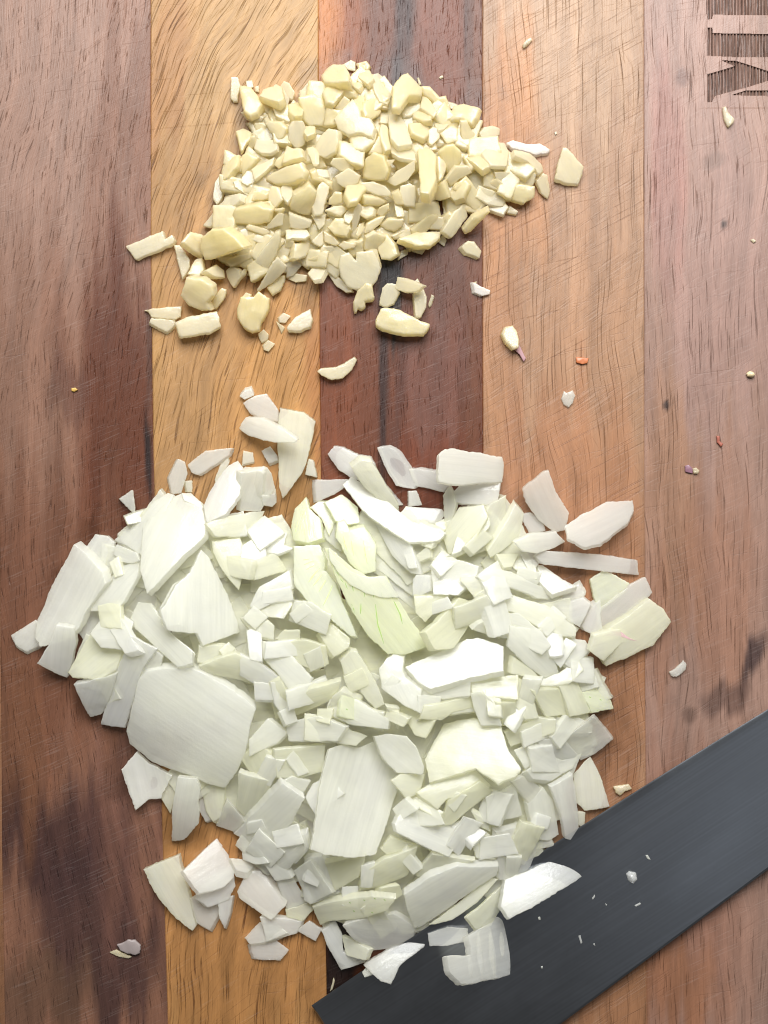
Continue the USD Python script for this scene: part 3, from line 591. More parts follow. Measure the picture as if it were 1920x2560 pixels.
    return usdkit.material(stage, '/World/Looks/' + name, n, L, surface='b.BSDF')


#        angle, lines across per metre, along, threshold, weight, pale
CUT_A = [(28, 1500, 20, 0.67, 0.45, False), (36, 2600, 60, 0.64, 0.28, False), (12, 1600, 20, 0.71, 0.35, False), (33, 2200, 70, 0.62, 0.14, True), (-60, 1900, 50, 0.71, 0.2, False)]
CUT_B = [(33, 2000, 60, 0.65, 0.20, False), (24, 2200, 80, 0.64, 0.10, True), (52, 2400, 110, 0.63, 0.10, False), (8, 1500, 30, 0.73, 0.25, False)]
CUT_C = [(38, 1700, 24, 0.69, 0.32, False), (62, 2200, 70, 0.64, 0.22, False), (30, 2000, 80, 0.66, 0.12, True), (5, 1500, 18, 0.74, 0.3, False)]
W_RED = wood('red_wood', (2300, 130), 0.62, 0.375, CUT_B, 0.42)
W_GOLD = wood('golden_wood', (1900, 60), 0.85, 0.41, CUT_C, 0.48)
W_TAN = wood('tan_wood', (2600, 32), 0.8, 0.375, CUT_A, 0.42)
W_PALE = wood('pale_wood', (2400, 60), 0.7, 0.375, CUT_B, 0.40)


def vegetable(name, base, tip, radius, rough, bump, fibre=(700, 30), sss=0.4, scale=0.0015, through=0.40, clear=0.07):
    """Moist flesh: light enters it, the sides stay a little deeper in colour; fibres run along each piece."""
    n = {
        'tc': ('texture_coordinate', {}),
        'oi': ('object_info', {}),
        'mp': ('mapping', {'scale': (fibre[1], fibre[0], fibre[0])}),
        'ns': ('noise_texture', {'scale': 1.0, 'detail': 3.0, 'roughness': 0.6}),
        'm0': ('mapping', {'scale': (130, 130, 130)}),
        'n0': ('noise_texture', {'scale': 1.0, 'detail': 3.0}),
        'fine': ('noise_texture', {'scale': 1100.0, 'detail': 3.0}),
        'add': ('math', {'math_type': 'multiply_add', 'value2': 0.75}),
        'mr': ('map_range', {'from_min': 0.30, 'from_max': 1.15, 'to_min': 0.0, 'to_max': 1.0, 'clamp': True}),
        'mix': ('mix', {'color1': base, 'color2': tip}),
        'fr': ('map_range', {'from_min': 0.3, 'from_max': 0.7, 'to_min': 0.90, 'to_max': 1.03}),
        'cx': ('combine_xyz', {}),
        'mul': ('mix', {'mix_type': 'multiply', 'fac': 1.0}),
        'rr': ('map_range', {'from_min': 0.35, 'from_max': 0.65, 'to_min': rough - 0.08, 'to_max': rough + 0.14}),
        'h': ('math', {'math_type': 'multiply_add', 'value2': 0.8}),
        'bp': ('bump', {'strength': bump, 'distance': 0.0004}),
        'b': ('principled_bsdf', {'subsurface_method': 'random_walk', 'subsurface_weight': sss, 'subsurface_radius': radius, 'subsurface_scale': scale,
                                  'specular_ior_level': 0.7, 'ior': 1.38, 'coat_weight': 0.7, 'coat_roughness': 0.08, 'coat_ior': 1.4}),
    }
    L = [('tc.object', 'mp.vector'), ('mp.vector', 'ns.vector'), ('tc.object', 'm0.vector'), ('m0.vector', 'n0.vector'), ('tc.object', 'fine.vector'),
         ('oi.random', 'add.value1'), ('n0.fac', 'add.value3'), ('add.value', 'mr.value'), ('mr.result', 'mix.fac'),
         ('ns.fac', 'fr.value'), ('fr.result', 'cx.x'), ('fr.result', 'cx.y'), ('fr.result', 'cx.z'), ('mix.color', 'mul.color1'), ('cx.vector', 'mul.color2'),
         ('mul.color', 'b.base_color'), ('n0.fac', 'rr.value'), ('rr.result', 'b.roughness'),
         ('fine.fac', 'h.value1'), ('ns.fac', 'h.value3'), ('h.value', 'bp.height'), ('bp.normal', 'b.normal'), ('bp.normal', 'b.coat_normal'),
         ('mul.color', 'tr.color'), ('b.BSDF', 'mx.closure1'), ('tr.BSDF', 'mx.closure2')]
    n['tr'] = ('translucent_bsdf', {}); n['mx'] = ('mix_closure', {'fac': through})
    n['cl'] = ('transparent_bsdf', {'color': (0.97, 0.97, 0.93)}); n['mc'] = ('mix_closure', {'fac': clear})
    L += [('mx.closure', 'mc.closure1'), ('cl.BSDF', 'mc.closure2')]
    return usdkit.material(stage, '/World/Looks/' + name, n, L, surface='mc.closure')


M = {
    'w': vegetable('onion_white', (0.96, 0.953, 0.905), (0.955, 0.948, 0.84), (1, 0.98, 0.8), 0.19, 0.22, clear=.32),
    'y': vegetable('onion_yellow', (0.95, 0.94, 0.80), (0.935, 0.925, 0.69), (1, 0.97, 0.65), 0.19, 0.22, clear=.32),
    'g': vegetable('onion_green', (0.925, 0.935, 0.75), (0.905, 0.925, 0.63), (1, 0.98, 0.5), 0.19, 0.3, clear=.18),
    'p': vegetable('onion_rose', (0.94, 0.925, 0.875), (0.93, 0.91, 0.82), (1, 0.92, 0.8), 0.19, 0.22, clear=.42),
    'gy': vegetable('garlic_cream', (0.92, 0.81, 0.52), (0.90, 0.77, 0.43), (1, 0.85, 0.4), 0.26, 0.25, (500, 120), 0.4, 0.0015, 0.42, 0.14),
    'gc': vegetable('garlic_pale', (0.92, 0.845, 0.62), (0.91, 0.81, 0.52), (1, 0.9, 0.55), 0.26, 0.25, (500, 120), 0.4, 0.0015, 0.42, 0.20),
    'gp': vegetable('garlic_rose', (0.90, 0.83, 0.73), (0.88, 0.80, 0.66), (1, 0.85, 0.6), 0.26, 0.25, (500, 120), 0.4, 0.0015, 0.3, 0.14),
}


def plain(name, color, rough=0.5, metal=0.0, **kw):
    return usdkit.material(stage, '/World/Looks/' + name, {'b': ('principled_bsdf', {'base_color': color, 'roughness': rough, 'metallic': metal, **kw})}, [], surface='b.BSDF')


M_VEIN = plain('green_vein', (0.36, 0.50, 0.14), 0.4)
M_PALEVEIN = plain('pale_green_vein', (0.52, 0.64, 0.24), 0.4)
M_PURPLE = plain('purple_streak', (0.58, 0.36, 0.38), 0.4)
M_TAIL = plain('purple_tail', (0.34, 0.19, 0.20), 0.5)
CRUMB_MAT = {'c': M['gc'], 'w': M['w'], 'p': M['p'], 'o': plain('orange_flake', (0.42, 0.13, 0.045), 0.4), 's': plain('pale_seed', (0.62, 0.50, 0.30), 0.5),
             'r': plain('red_brown_flake', (0.28, 0.08, 0.05), 0.5), 'v': plain('purple_skin', (0.20, 0.10, 0.13), 0.35), 'y': plain('yellow_seed', (0.48, 0.30, 0.07), 0.45),
             'k': plain('grey_skin', (0.24, 0.20, 0.19), 0.4)}
steel = usdkit.material(stage, '/World/Looks/brushed_steel', {
    'tc': ('texture_coordinate', {}),
    'mp': ('mapping', {'scale': (6.0, 1500.0, 1.0)}), 'ns': ('noise_texture', {'scale': 1.0, 'detail': 3.0}),
    'm2': ('mapping', {'scale': (25.0, 40.0, 1.0)}), 'n2': ('noise_texture', {'scale': 1.0, 'detail': 4.0}),
    'r': ('map_range', {'from_min': 0.3, 'from_max': 0.7, 'to_min': 0.20, 'to_max': 0.34}),
    'cr': ('rgb_ramp', {'ramp': [(0.3, (0.225, 0.238, 0.258)), (0.7, (0.265, 0.282, 0.31))]}),
    'bp': ('bump', {'strength': 0.03, 'distance': 0.0001}),
    'b': ('principled_bsdf', {'metallic': 1.0, 'anisotropic': 0.3}),
}, [('tc.object', 'mp.vector'), ('mp.vector', 'ns.vector'), ('tc.object', 'm2.vector'), ('m2.vector', 'n2.vector'), ('n2.fac', 'r.value'), ('r.result', 'b.roughness'),
    ('ns.fac', 'cr.fac'), ('cr.color', 'b.base_color'), ('ns.fac', 'bp.height'), ('bp.normal', 'b.normal')], surface='b.BSDF')
handle_mat = plain('black_handle', (0.02, 0.02, 0.02), 0.4)

# ---------------------------------------------------------------- the board: glued strips of different woods
Y0, Y1, BOARD_T = -0.25, 0.25, 0.024
WOOD_GAIN = 0.54
SEAMS = [  # (photograph row, column) along each glue line
    [(-700, -20), (0, -12), (1280, -2), (1800, 3), (2150, 5), (2560, 12), (3300, 25)],
    [(-700, 377), (600, 377), (1100, 383), (2050, 405), (2540, 419), (3300, 440)],
    [(-700, 799), (100, 795), (900, 799), (2400, 815), (3300, 828)],
    [(-700, 1206), (900, 1207), (3300, 1216)],
    [(-700, 1608), (1200, 1611), (3300, 1620)],
    [(-700, 2020), (3300, 2040)],
]


def seam_x(k, y):
    if k < 0: return np.full_like(y, -0.19)
    if k >= len(SEAMS): return np.full_like(y, 0.20)
    rows = 1280 - y / MM_PX
    r, c = zip(*SEAMS[k])
    return (np.interp(rows, r, c) - 960) * MM_PX


def blend(base, blobs, u, v):
    """base colour with soft-edged patches; (u, v) photograph pixels"""
    wx = 60 * (meshkit.fbm(np.stack([u / 45, v / 420, 0 * u], -1), 4, 3) - 0.5) * 2
    wy0 = 260 * (meshkit.fbm(np.stack([u / 24, v / 500, 0 * u + 7], -1), 4, 5) - 0.5) * 2
    c = np.broadcast_to(WOOD_GAIN * lin(*base), u.shape + (3,)).copy()
    for (cu, cv, ru, rv, slant, col, s) in blobs:
        du, dv = u + wx * min(1, ru / 90) - cu, v + wy0 * min(1, rv / 260) - cv
        du = du - slant * dv
        d = (du / ru) ** 2 + (dv / rv) ** 2
        w = (s * np.clip(1.35 - d, 0, 1) ** 1.2)[..., None]
        c = c * (1 - w) + WOOD_GAIN * lin(*col) * w
    return c


GARLIC_HEAP = [(640, 270), (760, 240), (840, 180), (930, 180), (1000, 250), (1080, 270), (1180, 300), (1230, 370), (1330, 400), (1350, 450), (1270, 500), (1150, 560), (1000, 620), (930, 670), (800, 680), (680, 690), (560, 640), (500, 600), (560, 500), (570, 400), (620, 330)]
ONION_HEAP = [(300, 1340), (420, 1250), (560, 1270), (700, 1320), (850, 1270), (1000, 1300), (1180, 1270), (1280, 1330), (1370, 1450), (1460, 1560), (1480, 1640), (1500, 1760), (1440, 1900), (1390, 2050), (1300, 2180), (1200, 2290), (960, 2330), (850, 2310), (780, 2230), (650, 2180), (590, 2050), (450, 1920), (360, 1850), (270, 1750), (200, 1680), (190, 1560), (240, 1430)]
HEAPS = [Polygon(GARLIC_HEAP), Polygon(ONION_HEAP)]


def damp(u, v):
    """0..1, how far soaked juice and painted shade darken the wood around the two heaps"""
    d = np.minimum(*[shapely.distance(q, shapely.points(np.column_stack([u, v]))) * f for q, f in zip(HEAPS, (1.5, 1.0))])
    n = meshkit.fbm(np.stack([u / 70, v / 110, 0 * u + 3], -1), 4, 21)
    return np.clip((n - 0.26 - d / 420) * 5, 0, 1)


PLANKS = [
    # name label material base(sRGB) blobs lean(y in px)->dx/dy
    ('brown strip at the far left edge', W_RED, (150, 105, 75), [], lambda v: 0 * v + 0.02),
    ('dark reddish brown strip', W_RED, (148, 104, 82), [
        (60, 200, 330, 520, 0, (172, 136, 118), .7), (300, 1000, 130, 420, 0, (104, 54, 30), .95), (330, 230, 90, 330, -.3, (128, 84, 62), .6), (60, 1050, 130, 500, 0, (150, 112, 92), .6),
        (130, 1500, 300, 400, 0, (122, 76, 52), .7), (371, 1090, 13, 140, 0.02, (40, 26, 24), .95), (374, 800, 10, 160, .01, (80, 48, 36), .7), (120, 2080, 190, 170, .2, (70, 46, 44), .9), (260, 2330, 170, 230, 0.3, (76, 52, 50), .85), (60, 1850, 60, 300, 0, (128, 84, 58), .7),
        (300, 2080, 110, 250, 0.1, (120, 82, 70), .6), (110, 2480, 150, 120, 0, (100, 74, 58), .7), (175, 960, 50, 90, 0, (86, 48, 36), .5)], lambda v: 0.08 + 0.14 * np.sin(v / 420.0) - v / 16000),
    ('golden yellow strip', W_GOLD, (194, 146, 92), [
        (640, 120, 300, 330, 0, (214, 172, 118), .6), (420, 120, 80, 260, -.2, (176, 120, 72), .6), (700, 1000, 160, 320, 0, (206, 146, 76), .5), (790, 1000, 40, 200, 0, (176, 112, 62), .6), (600, 2330, 400, 500, 0, (186, 128, 72), .7), (380, 800, 30, 300, 0, (196, 148, 84), .4)],
     lambda v: np.interp(v, [0, 300, 800, 1200, 2000, 2560], [0.55, 0.42, 0.26, 0.30, 0.22, 0.02])),
    ('dark walnut brown strip with a black streak', W_RED, (120, 72, 47), [
        (815, 60, 45, 420, 0, (190, 132, 78), .9), (880, 120, 45, 380, 0, (150, 92, 54), .8), (1080, 80, 90, 340, 0, (132, 76, 50), .7), (1172, 40, 14, 190, 0, (72, 42, 34), .7), (1002, 110, 24, 330, -.06, (62, 34, 28), 1), (1020, 260, 40, 200, 0, (84, 50, 38), .6),
        (968, 680, 48, 130, 0, (36, 23, 20), 1), (955, 1020, 14, 340, -.01, (54, 32, 27), .9), (1000, 980, 40, 260, 0, (92, 58, 50), .6), (1100, 1000, 90, 260, 0, (128, 90, 80), .7),
        (845, 960, 50, 280, 0, (126, 74, 46), .8), (1110, 680, 90, 160, 0, (98, 66, 54), .6), (1090, 1190, 140, 90, 0, (128, 66, 34), .7), (1185, 600, 20, 900, 0, (134, 86, 58), .5), (850, 2430, 70, 260, 0, (20, 15, 15), .95)], lambda v: 0 * v + 0.02),  # the closing patch is near-black, beside the square end of the blade
    ('tan strip full of knife cuts', W_TAN, (184, 142, 110), [
        (1430, 60, 250, 330, 0, (200, 162, 128), .7), (1280, 380, 110, 300, 0, (206, 140, 86), .6), (1450, 900, 160, 300, 0, (196, 146, 108), .5), (1400, 1250, 240, 260, 0, (192, 130, 88), .6), (1520, 1700, 200, 420, 0, (168, 112, 74), .7), (1250, 850, 50, 300, 0, (190, 130, 84), .5), (1500, 2400, 300, 300, 0, (166, 112, 74), .7)], lambda v: 0 * v - 0.02),
    ('pale brown strip with engraved letters', W_PALE, (172, 136, 119), [
        (1700, 100, 200, 300, 0, (182, 146, 132), .6), (1670, 480, 45, 360, 0, (176, 124, 112), .6), (1820, 700, 160, 400, 0, (178, 142, 130), .6), (1690, 1300, 100, 330, 0, (178, 130, 96), .6), (1800, 1450, 120, 300, 0, (166, 118, 92), .6), (1665, 1018, 9, 15, 0, (52, 36, 32), 1), (1808, 563, 8, 13, 0, (70, 56, 52), .9),
        (1650, 1640, 40, 200, 0, (156, 106, 76), .5), (1880, 1650, 36, 70, -.5, (74, 56, 54), .9), (1810, 1745, 60, 50, -.6, (100, 76, 68), .7), (1725, 1790, 22, 24, 0, (110, 84, 72), .7), (1680, 2300, 200, 400, 0, (158, 108, 84), .6), (1560, 2480, 260, 160, 0, (162, 108, 72), .6), (1790, 400, 24, 24, 0, (140, 112, 100), .6), (1710, 195, 18, 26, 0, (128, 100, 92), .7)], lambda v: 0 * v - 0.03),
    ('brown strip at the far right edge', W_RED, (150, 105, 80), [], lambda v: 0 * v - 0.02),
]
ZX0, ZX1, ZY0, ZY1 = 1758, 2006, -40, 268           # the engraved patch, photograph pixels
board = thing('cutting_board', 'striped cutting board of glued golden, tan and dark brown wood strips', 'cutting board')


def plank_attrs(pts, k):
    u, v = pts[:, 0] / MM_PX + 960, 1280 - pts[:, 1] / MM_PX
    _, _, base, blobs, lean = PLANKS[k]
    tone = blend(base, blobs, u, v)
    wet = damp(u, v)  # soaked juice plus heap shade, both put into the tone below
    tone = tone * (np.array([1.16, 0.97, 0.84]) if k == 3 else 1.0)
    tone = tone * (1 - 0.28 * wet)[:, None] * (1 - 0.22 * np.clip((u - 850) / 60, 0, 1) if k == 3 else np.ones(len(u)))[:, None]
    tab = np.linspace(-1200, 3600, 481)
    integ = np.concatenate([[0], np.cumsum((lean(tab)[1:] + lean(tab)[:-1]) / 2 * 10)])
    g = (u + np.interp(v, tab, integ)) * MM_PX
    wob = (meshkit.fbm(np.stack([u / 160, v / 420, 0 * u + k], -1), 3, k) - 0.5) * 0.010
    return tone, np.column_stack([g + wob, pts[:, 1], np.full(len(u), 0.31 * k)]), np.repeat(wet[:, None], 3, 1)


def grid_sheet(us, xs_of, ys, z_of):
    """vertices and quads of a sheet; us in 0..1 across"""
    yy, ss = np.meshgrid(ys, us, indexing='ij')
    P = np.stack([xs_of(ss, yy), yy, z_of(ss, yy)], -1).reshape(-1, 3)
    nu = len(us)
    i, j = np.meshgrid(np.arange(len(ys) - 1), np.arange(nu - 1), indexing='ij')
    a = (i * nu + j).ravel()
    F = np.column_stack([a, a + 1, a + nu + 1, a + nu])
    return P, F


def groove(mats_of, k, name):
    pass


for k, (label, mat, base, blobs, lean) in enumerate(PLANKS):
    ys = np.arange(Y0, Y1 + 1e-6, 0.0010)
    if k == 5:      # rows that meet the engraved patch
        zy0, zy1 = (1280 - ZY1) * MM_PX, (1280 - ZY0) * MM_PX
        ys = np.unique(np.round(np.concatenate([ys[(ys < zy0 - 2e-4) | (ys > zy1 + 2e-4)], np.arange(zy0, zy1, 0.001), [zy0, zy1]]), 7))
    n = max(6, int((seam_x(k, np.array([0.0]))[0] - seam_x(k - 1, np.array([0.0]))[0]) / 0.0010))
    us = np.concatenate([[0], np.linspace(0.006, 0.994, n), [1]])
    if k == 5:
        zx0, zx1 = (ZX0 - 960) * MM_PX, (ZX1 - 960) * MM_PX
    def xs_of(s, y, k=k):
        a, b = seam_x(k - 1, y), seam_x(k, y)
        return a + (b - a) * s
    edge = lambda s: np.where((s < 0.003) | (s > 0.997), -0.00022, 0.0)
    P, F = grid_sheet(us, xs_of, ys, lambda s, y: edge(s) + 0.00012 * (meshkit.noise(np.stack([s * 6, y * 60, 0 * y + k], -1), 2) - .5) * ((s > .003) & (s < .997)))
    if k == 5:      # leave the opening for the engraved patch; snap the columns next to it
        cols = len(us); X = P[:, 0].reshape(-1, cols)
        jl = int(np.argmin(abs(X[len(ys) // 2] - zx0))); jr = int(np.argmin(abs(X[len(ys) // 2] - zx1)))
        rows = (ys >= zy0 - 1e-6) & (ys <= zy1 + 1e-6)
        X[np.ix_(rows, [jl])] = zx0; X[np.ix_(rows, [jr])] = zx1
        P[:, 0] = X.ravel()
        Z = P[:, 2].reshape(-1, cols); Z[np.ix_(rows, np.arange(jl, jr + 1))] = 0; P[:, 2] = Z.ravel()
        cen = P[F].mean(1)
        F = F[~((cen[:, 0] > zx0) & (cen[:, 0] < zx1) & (cen[:, 1] > zy0) & (cen[:, 1] < zy1))]
    # sides and underside
    top = len(P)
    tri = np.vstack([F[:, [0, 1, 2]], F[:, [0, 2, 3]]])
    nu, ny = len(us), len(ys)
    ring = np.concatenate([np.arange(nu), np.arange(1, ny) * nu + nu - 1, (ny - 1) * nu + np.arange(nu - 2, -1, -1), np.arange(ny - 2, 0, -1) * nu])
    low = P[ring].copy(); low[:, 2] = -BOARD_T
    q = np.arange(len(ring)); r2 = np.roll(q, -1)
    side = np.vstack([np.column_stack([ring[q], top + q, top + r2]), np.column_stack([ring[q], top + r2, ring[r2]])])
    c0 = np.array([[P[ring, 0].mean(), 0, -BOARD_T]])
    V = np.vstack([P, low, c0])
    cap = np.column_stack([np.full(len(q), len(V) - 1), top + r2, top + q])
    tri = np.vstack([tri, side, cap])
    m = obj('wood_strip', (V, tri), mat, board.GetPath(), smooth=False)
    meta(m.GetPrim(), label)
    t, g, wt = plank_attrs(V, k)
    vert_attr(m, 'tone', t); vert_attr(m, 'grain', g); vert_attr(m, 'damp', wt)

# engraved letters, lying on their side, cut into the pale strip
z = lambda pts: Polygon([(1560 + x * .21700, y * .21700) for x, y in pts])
carved = shapely.union_all([
    z([(948, -150), (2100, -150), (2100, 178), (1030, 168), (1018, 190), (1012, 218), (965, 222), (950, 150)]),
    z([(955, 322), (1015, 322), (1022, 384), (2100, 402), (2100, 662), (1280, 655), (1000, 642), (955, 642)]),
    z([(958, 860), (1120, 812), (1282, 762), (1120, 694), (1300, 706), (1660, 822), (1800, 870), (1800, 880), (1660, 928), (1400, 1010), (1150, 1075), (1050, 1102), (1022, 1150), (1010, 1178), (962, 1172)]),
    z([(1240, 1096), (1400, 1046), (2100, 1046), (2100, 1104), (1640, 1104)]),
])
gx = np.arange((ZX0 - 960) * MM_PX, (ZX1 - 960) * MM_PX + 1e-9, 0.00014); gx = np.linspace((ZX0 - 960) * MM_PX, (ZX1 - 960) * MM_PX, len(gx))
gy = np.linspace((1280 - ZY1) * MM_PX, (1280 - ZY0) * MM_PX, int((ZY1 - ZY0) * MM_PX / 0.00016))
yy, xx = np.meshgrid(gy, gx, indexing='ij')
uu, vv = xx / MM_PX + 960, 1280 - yy / MM_PX
inside = shapely.contains_xy(carved, uu.ravel(), vv.ravel()).reshape(uu.shape)
stripe = np.sin((uu + 1.6 * meshkit.noise(np.stack([uu / 5, vv / 40, 0 * uu], -1), 4)) * 2 * np.pi / 8.2) + 1.2 * (meshkit.noise(np.stack([uu / 2.5, vv / 60, 0 * uu], -1), 9) - .5)
zz = np.where(inside, -0.00045 - 0.00030 * stripe, 0.0)
zz[:, [0, -1]] = 0; zz[[0, -1]] = 0
P = np.stack([xx, yy, zz], -1).reshape(-1, 3)
nu = len(gx); i, j = np.meshgrid(np.arange(len(gy) - 1), np.arange(nu - 1), indexing='ij'); a = (i * nu + j).ravel()
eng = obj('engraved_lettering', (P, np.column_stack([a, a + 1, a + nu + 1, a + nu])), W_PALE, board.GetPath())
meta(eng.GetPrim(), 'engraved capital letters with ridged floor, turned on their side')
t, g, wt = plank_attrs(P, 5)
dark = inside.ravel()[:, None]
burn = np.clip(0.5 + 0.5 * stripe.ravel(), 0, 1)[:, None]
t = np.where(dark, t * (0.92 - 0.55 * burn), t)
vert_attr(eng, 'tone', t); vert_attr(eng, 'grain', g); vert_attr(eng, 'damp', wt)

# ---------------------------------------------------------------- resting pieces on one another
CELL = 0.0005
HX0, HY0, HNX, HNY = -0.14, -0.18, 560, 720
heap = np.zeros((HNY, HNX))
hx = HX0 + (np.arange(HNX) + .5) * CELL
hy = HY0 + (np.arange(HNY) + .5) * CELL


def cells(poly):
    x0, y0, x1, y1 = poly.bounds
    i0, i1 = np.searchsorted(hx, [x0, x1]); j0, j1 = np.searchsorted(hy, [y0, y1])
    X, Y = np.meshgrid(hx[i0:i1], hy[j0:j1])
    if X.size == 0:
        c = poly.centroid
        return np.array([int((c.y - HY0) / CELL)]), np.array([int((c.x - HX0) / CELL)])
    ok = shapely.contains_xy(poly, X.ravel(), Y.ravel())
    J, I = np.meshgrid(np.arange(j0, j1), np.arange(i0, i1), indexing='ij')
    J, I = J.ravel()[ok], I.ravel()[ok]
    if len(J) == 0:
        c = poly.centroid
        return np.array([int((c.y - HY0) / CELL)]), np.array([int((c.x - HX0) / CELL)])
    return J, I


PACK = 1.0


def packed(z):
    """pieces nest into one another: the loose stack height becomes the height of the settled heap"""
    return PACK * math.log1p(z / PACK), 1 / (1 + z / PACK)


def rest(p0, thick, sink=0.5, max_slope=0.42, wobble=0.0):
    """plane (a, b, c) of the settled heap on which the piece comes to rest, and the same in the loose stack"""
    a = b = c = 0.0
    tilt = rng.normal(size=2) * wobble
    for _ in range(3):
        w = on_plane(p0, a, b, c)
        poly = Polygon(w[:, :2]).buffer(0)
        J, I = cells(poly)
        h, x, y = heap[J, I], hx[I], hy[J]
        xm, ym = x.mean(), y.mean()
        b = c = 0.0
        flat = h.max() < 1e-5
        if len(h) > 8 and not flat:
            A = np.column_stack([np.ones(len(h)), x - xm, y - ym])
            _, b, c = np.linalg.lstsq(A, h, rcond=None)[0]
        s = math.hypot(b, c)
        if s > 0.5:
            b, c = b * 0.5 / s, c * 0.5 / s
        d = h - b * (x - xm) - c * (y - ym)
        zc = max(0.0, np.quantile(d, 0.84) - sink * thick * (not flat))
        raw = (zc, b, c, xm, ym)
        z, k = packed(zc)
        b, c = (0.0, 0.0) if flat else (b * max(k, .3) + tilt[0], c * max(k, .3) + tilt[1])
        s = math.hypot(b, c)
        if s > max_slope:
            b, c = b * max_slope / s, c * max_slope / s
        a = z - b * xm - c * ym
        low = (a + b * poly_x(poly)[0] + c * poly_x(poly)[1]).min()
        if low < 0:
            a -= low
    return (a, b, c), raw


def poly_x(poly):
    g = poly if poly.geom_type == 'Polygon' else max(poly.geoms, key=lambda q: q.area)
    e = np.array(g.exterior.coords)
    return e[:, 0], e[:, 1]


def outline(poly, step, jit):
    e = np.array(poly.exterior.simplify(step * .06).coords)
    out = []
    for p, q in zip(e[:-1], e[1:]):
        n = max(1, int(round(np.linalg.norm(q - p) / step)))
        out.append(p + (q - p) * (np.arange(n) / n)[:, None])
    return np.vstack(out)


def slab(pts, thick, r, step, grid, bend, shear, seed, lumps=0.0, wedge=0.0, taper=0.0):
    """A cut piece: outline pts (2-D, metres, centred), rounded edges, bent across its length. Mid-height at z = 0."""
    g = np.random.default_rng(seed)
    poly = Polygon(pts).buffer(0)
    if poly.geom_type != 'Polygon':
        poly = max(poly.geoms, key=lambda q: q.area)
    soft = min(r * .5, math.sqrt(poly.area) * .06)
    poly = poly.buffer(-soft, quad_segs=4).buffer(soft, quad_segs=4) if poly.buffer(-soft).geom_type == 'Polygon' and not poly.buffer(-soft).is_empty else poly
    rim = outline(poly, step, 0)
    rim = rim + g.normal(0, step * .10, rim.shape)
    wl = 0.30 * math.sqrt(poly.area)
    for q in range(2):
        rim[:, q] += (meshkit.noise(np.column_stack([rim / wl, np.full(len(rim), seed * 0.77 + 9.1 * q)]), 5) - .5) * 0.04 * math.sqrt(poly.area)
    p2 = Polygon(rim).buffer(0)
    if p2.geom_type != 'Polygon':
        p2 = max(p2.geoms, key=lambda q: q.area)
    rim = np.array(p2.exterior.coords)[:-1]
    allp = [rim]
    for d in (0.3 * r, r):
        q = p2.buffer(-d)
        for gq in getattr(q, 'geoms', [q]):
            if not gq.is_empty and gq.exterior.length > 3 * step:
                allp.append(outline(gq, step, 0))
    x0, y0, x1, y1 = p2.bounds
    X, Y = np.meshgrid(np.arange(x0, x1, grid), np.arange(y0, y1, grid))
    ip = np.column_stack([X.ravel(), Y.ravel()]) + g.uniform(-.25, .25, (X.size, 2)) * grid
    core = p2.buffer(-r - grid * .35)
    if not core.is_empty:
        ip = ip[shapely.contains_xy(core, ip[:, 0], ip[:, 1])]
        allp.append(ip)
    Q = np.vstack(allp)
    tri = Delaunay(Q).simplices
    cen = Q[tri].mean(1)
    tri = tri[shapely.contains_xy(p2.buffer(1e-7), cen[:, 0], cen[:, 1])]
    e1, e2 = Q[tri[:, 1]] - Q[tri[:, 0]], Q[tri[:, 2]] - Q[tri[:, 0]]
    cr = e1[:, 0] * e2[:, 1] - e1[:, 1] * e2[:, 0]
    tri = tri[abs(cr) > 1e-13]; cr = cr[abs(cr) > 1e-13]
    tri[cr < 0] = tri[cr < 0][:, ::-1]
    d = shapely.distance(p2.exterior, shapely.points(Q))
    t = np.clip(d / r, 0, 1)
    prof = r * (np.sqrt(np.clip(1 - (1 - t) ** 2, 0, 1)) - 1)
    n3 = np.column_stack([Q * (1 / max(1e-4, 2.2 * grid)), np.full(len(Q), seed * 1.37 % 50)])
    lump = (meshkit.noise(n3, 1) - .5) * lumps
    inner = np.clip(d / (2.5 * r), 0, 1)
    half = thick / 2 * (1 - taper * np.clip(1 - d / (d.max() + 1e-9), 0, 1))
    ax = Q[:, 0] / (abs(Q[:, 0]).max() + 1e-9)
    sag = -(Q[:, 1] ** 2) * bend - (Q[:, 0] ** 2) * bend * 0.3
    sag -= sag.mean()
    top = half + prof + lump + sag + wedge * thick * ax
    bot = -half - prof * .6 + lump * .3 + sag
    bot = np.minimum(bot, top - 0.0004)
    N = len(Q)
    sh = np.column_stack([np.full(N, shear[0]), np.full(N, shear[1])]) * (0.4 + 0.6 * (1 - t))[:, None]
    V = np.vstack([np.column_stack([Q, top]), np.column_stack([Q + sh, bot])])
    edges = np.vstack([tri[:, [0, 1]], tri[:, [1, 2]], tri[:, [2, 0]]])
    key = edges[:, 0].astype(np.int64) * N + edges[:, 1]; rev = edges[:, 1].astype(np.int64) * N + edges[:, 0]
    be = edges[~np.isin(key, rev)]
    side = np.vstack([np.column_stack([be[:, 0], be[:, 0] + N, be[:, 1] + N]), np.column_stack([be[:, 0], be[:, 1] + N, be[:, 1]])])
    return V, np.vstack([tri, tri[:, ::-1] + N, side])


class Piece:
    pass


def read_pieces(text):
    out = []
    for line in text.strip().splitlines():
        data, _, label = line.partition('|')
        w = data.split()
        ox, oy, s = VIEWS[w[0][0]]
        px = np.array([[float(c) for c in q.split(',')] for q in w[1:]])
        p = Piece()
        p.layer, p.tone, p.label = int(w[0][1]), w[0][2], label.strip()
        p.px = px * s + [ox, oy]
        p.filler = False
        out.append(p)
    return out


def main_axis(q):
    c = q - q.mean(0)
    return math.atan2(*np.linalg.eigh(c.T @ c)[1][:, 1][::-1])


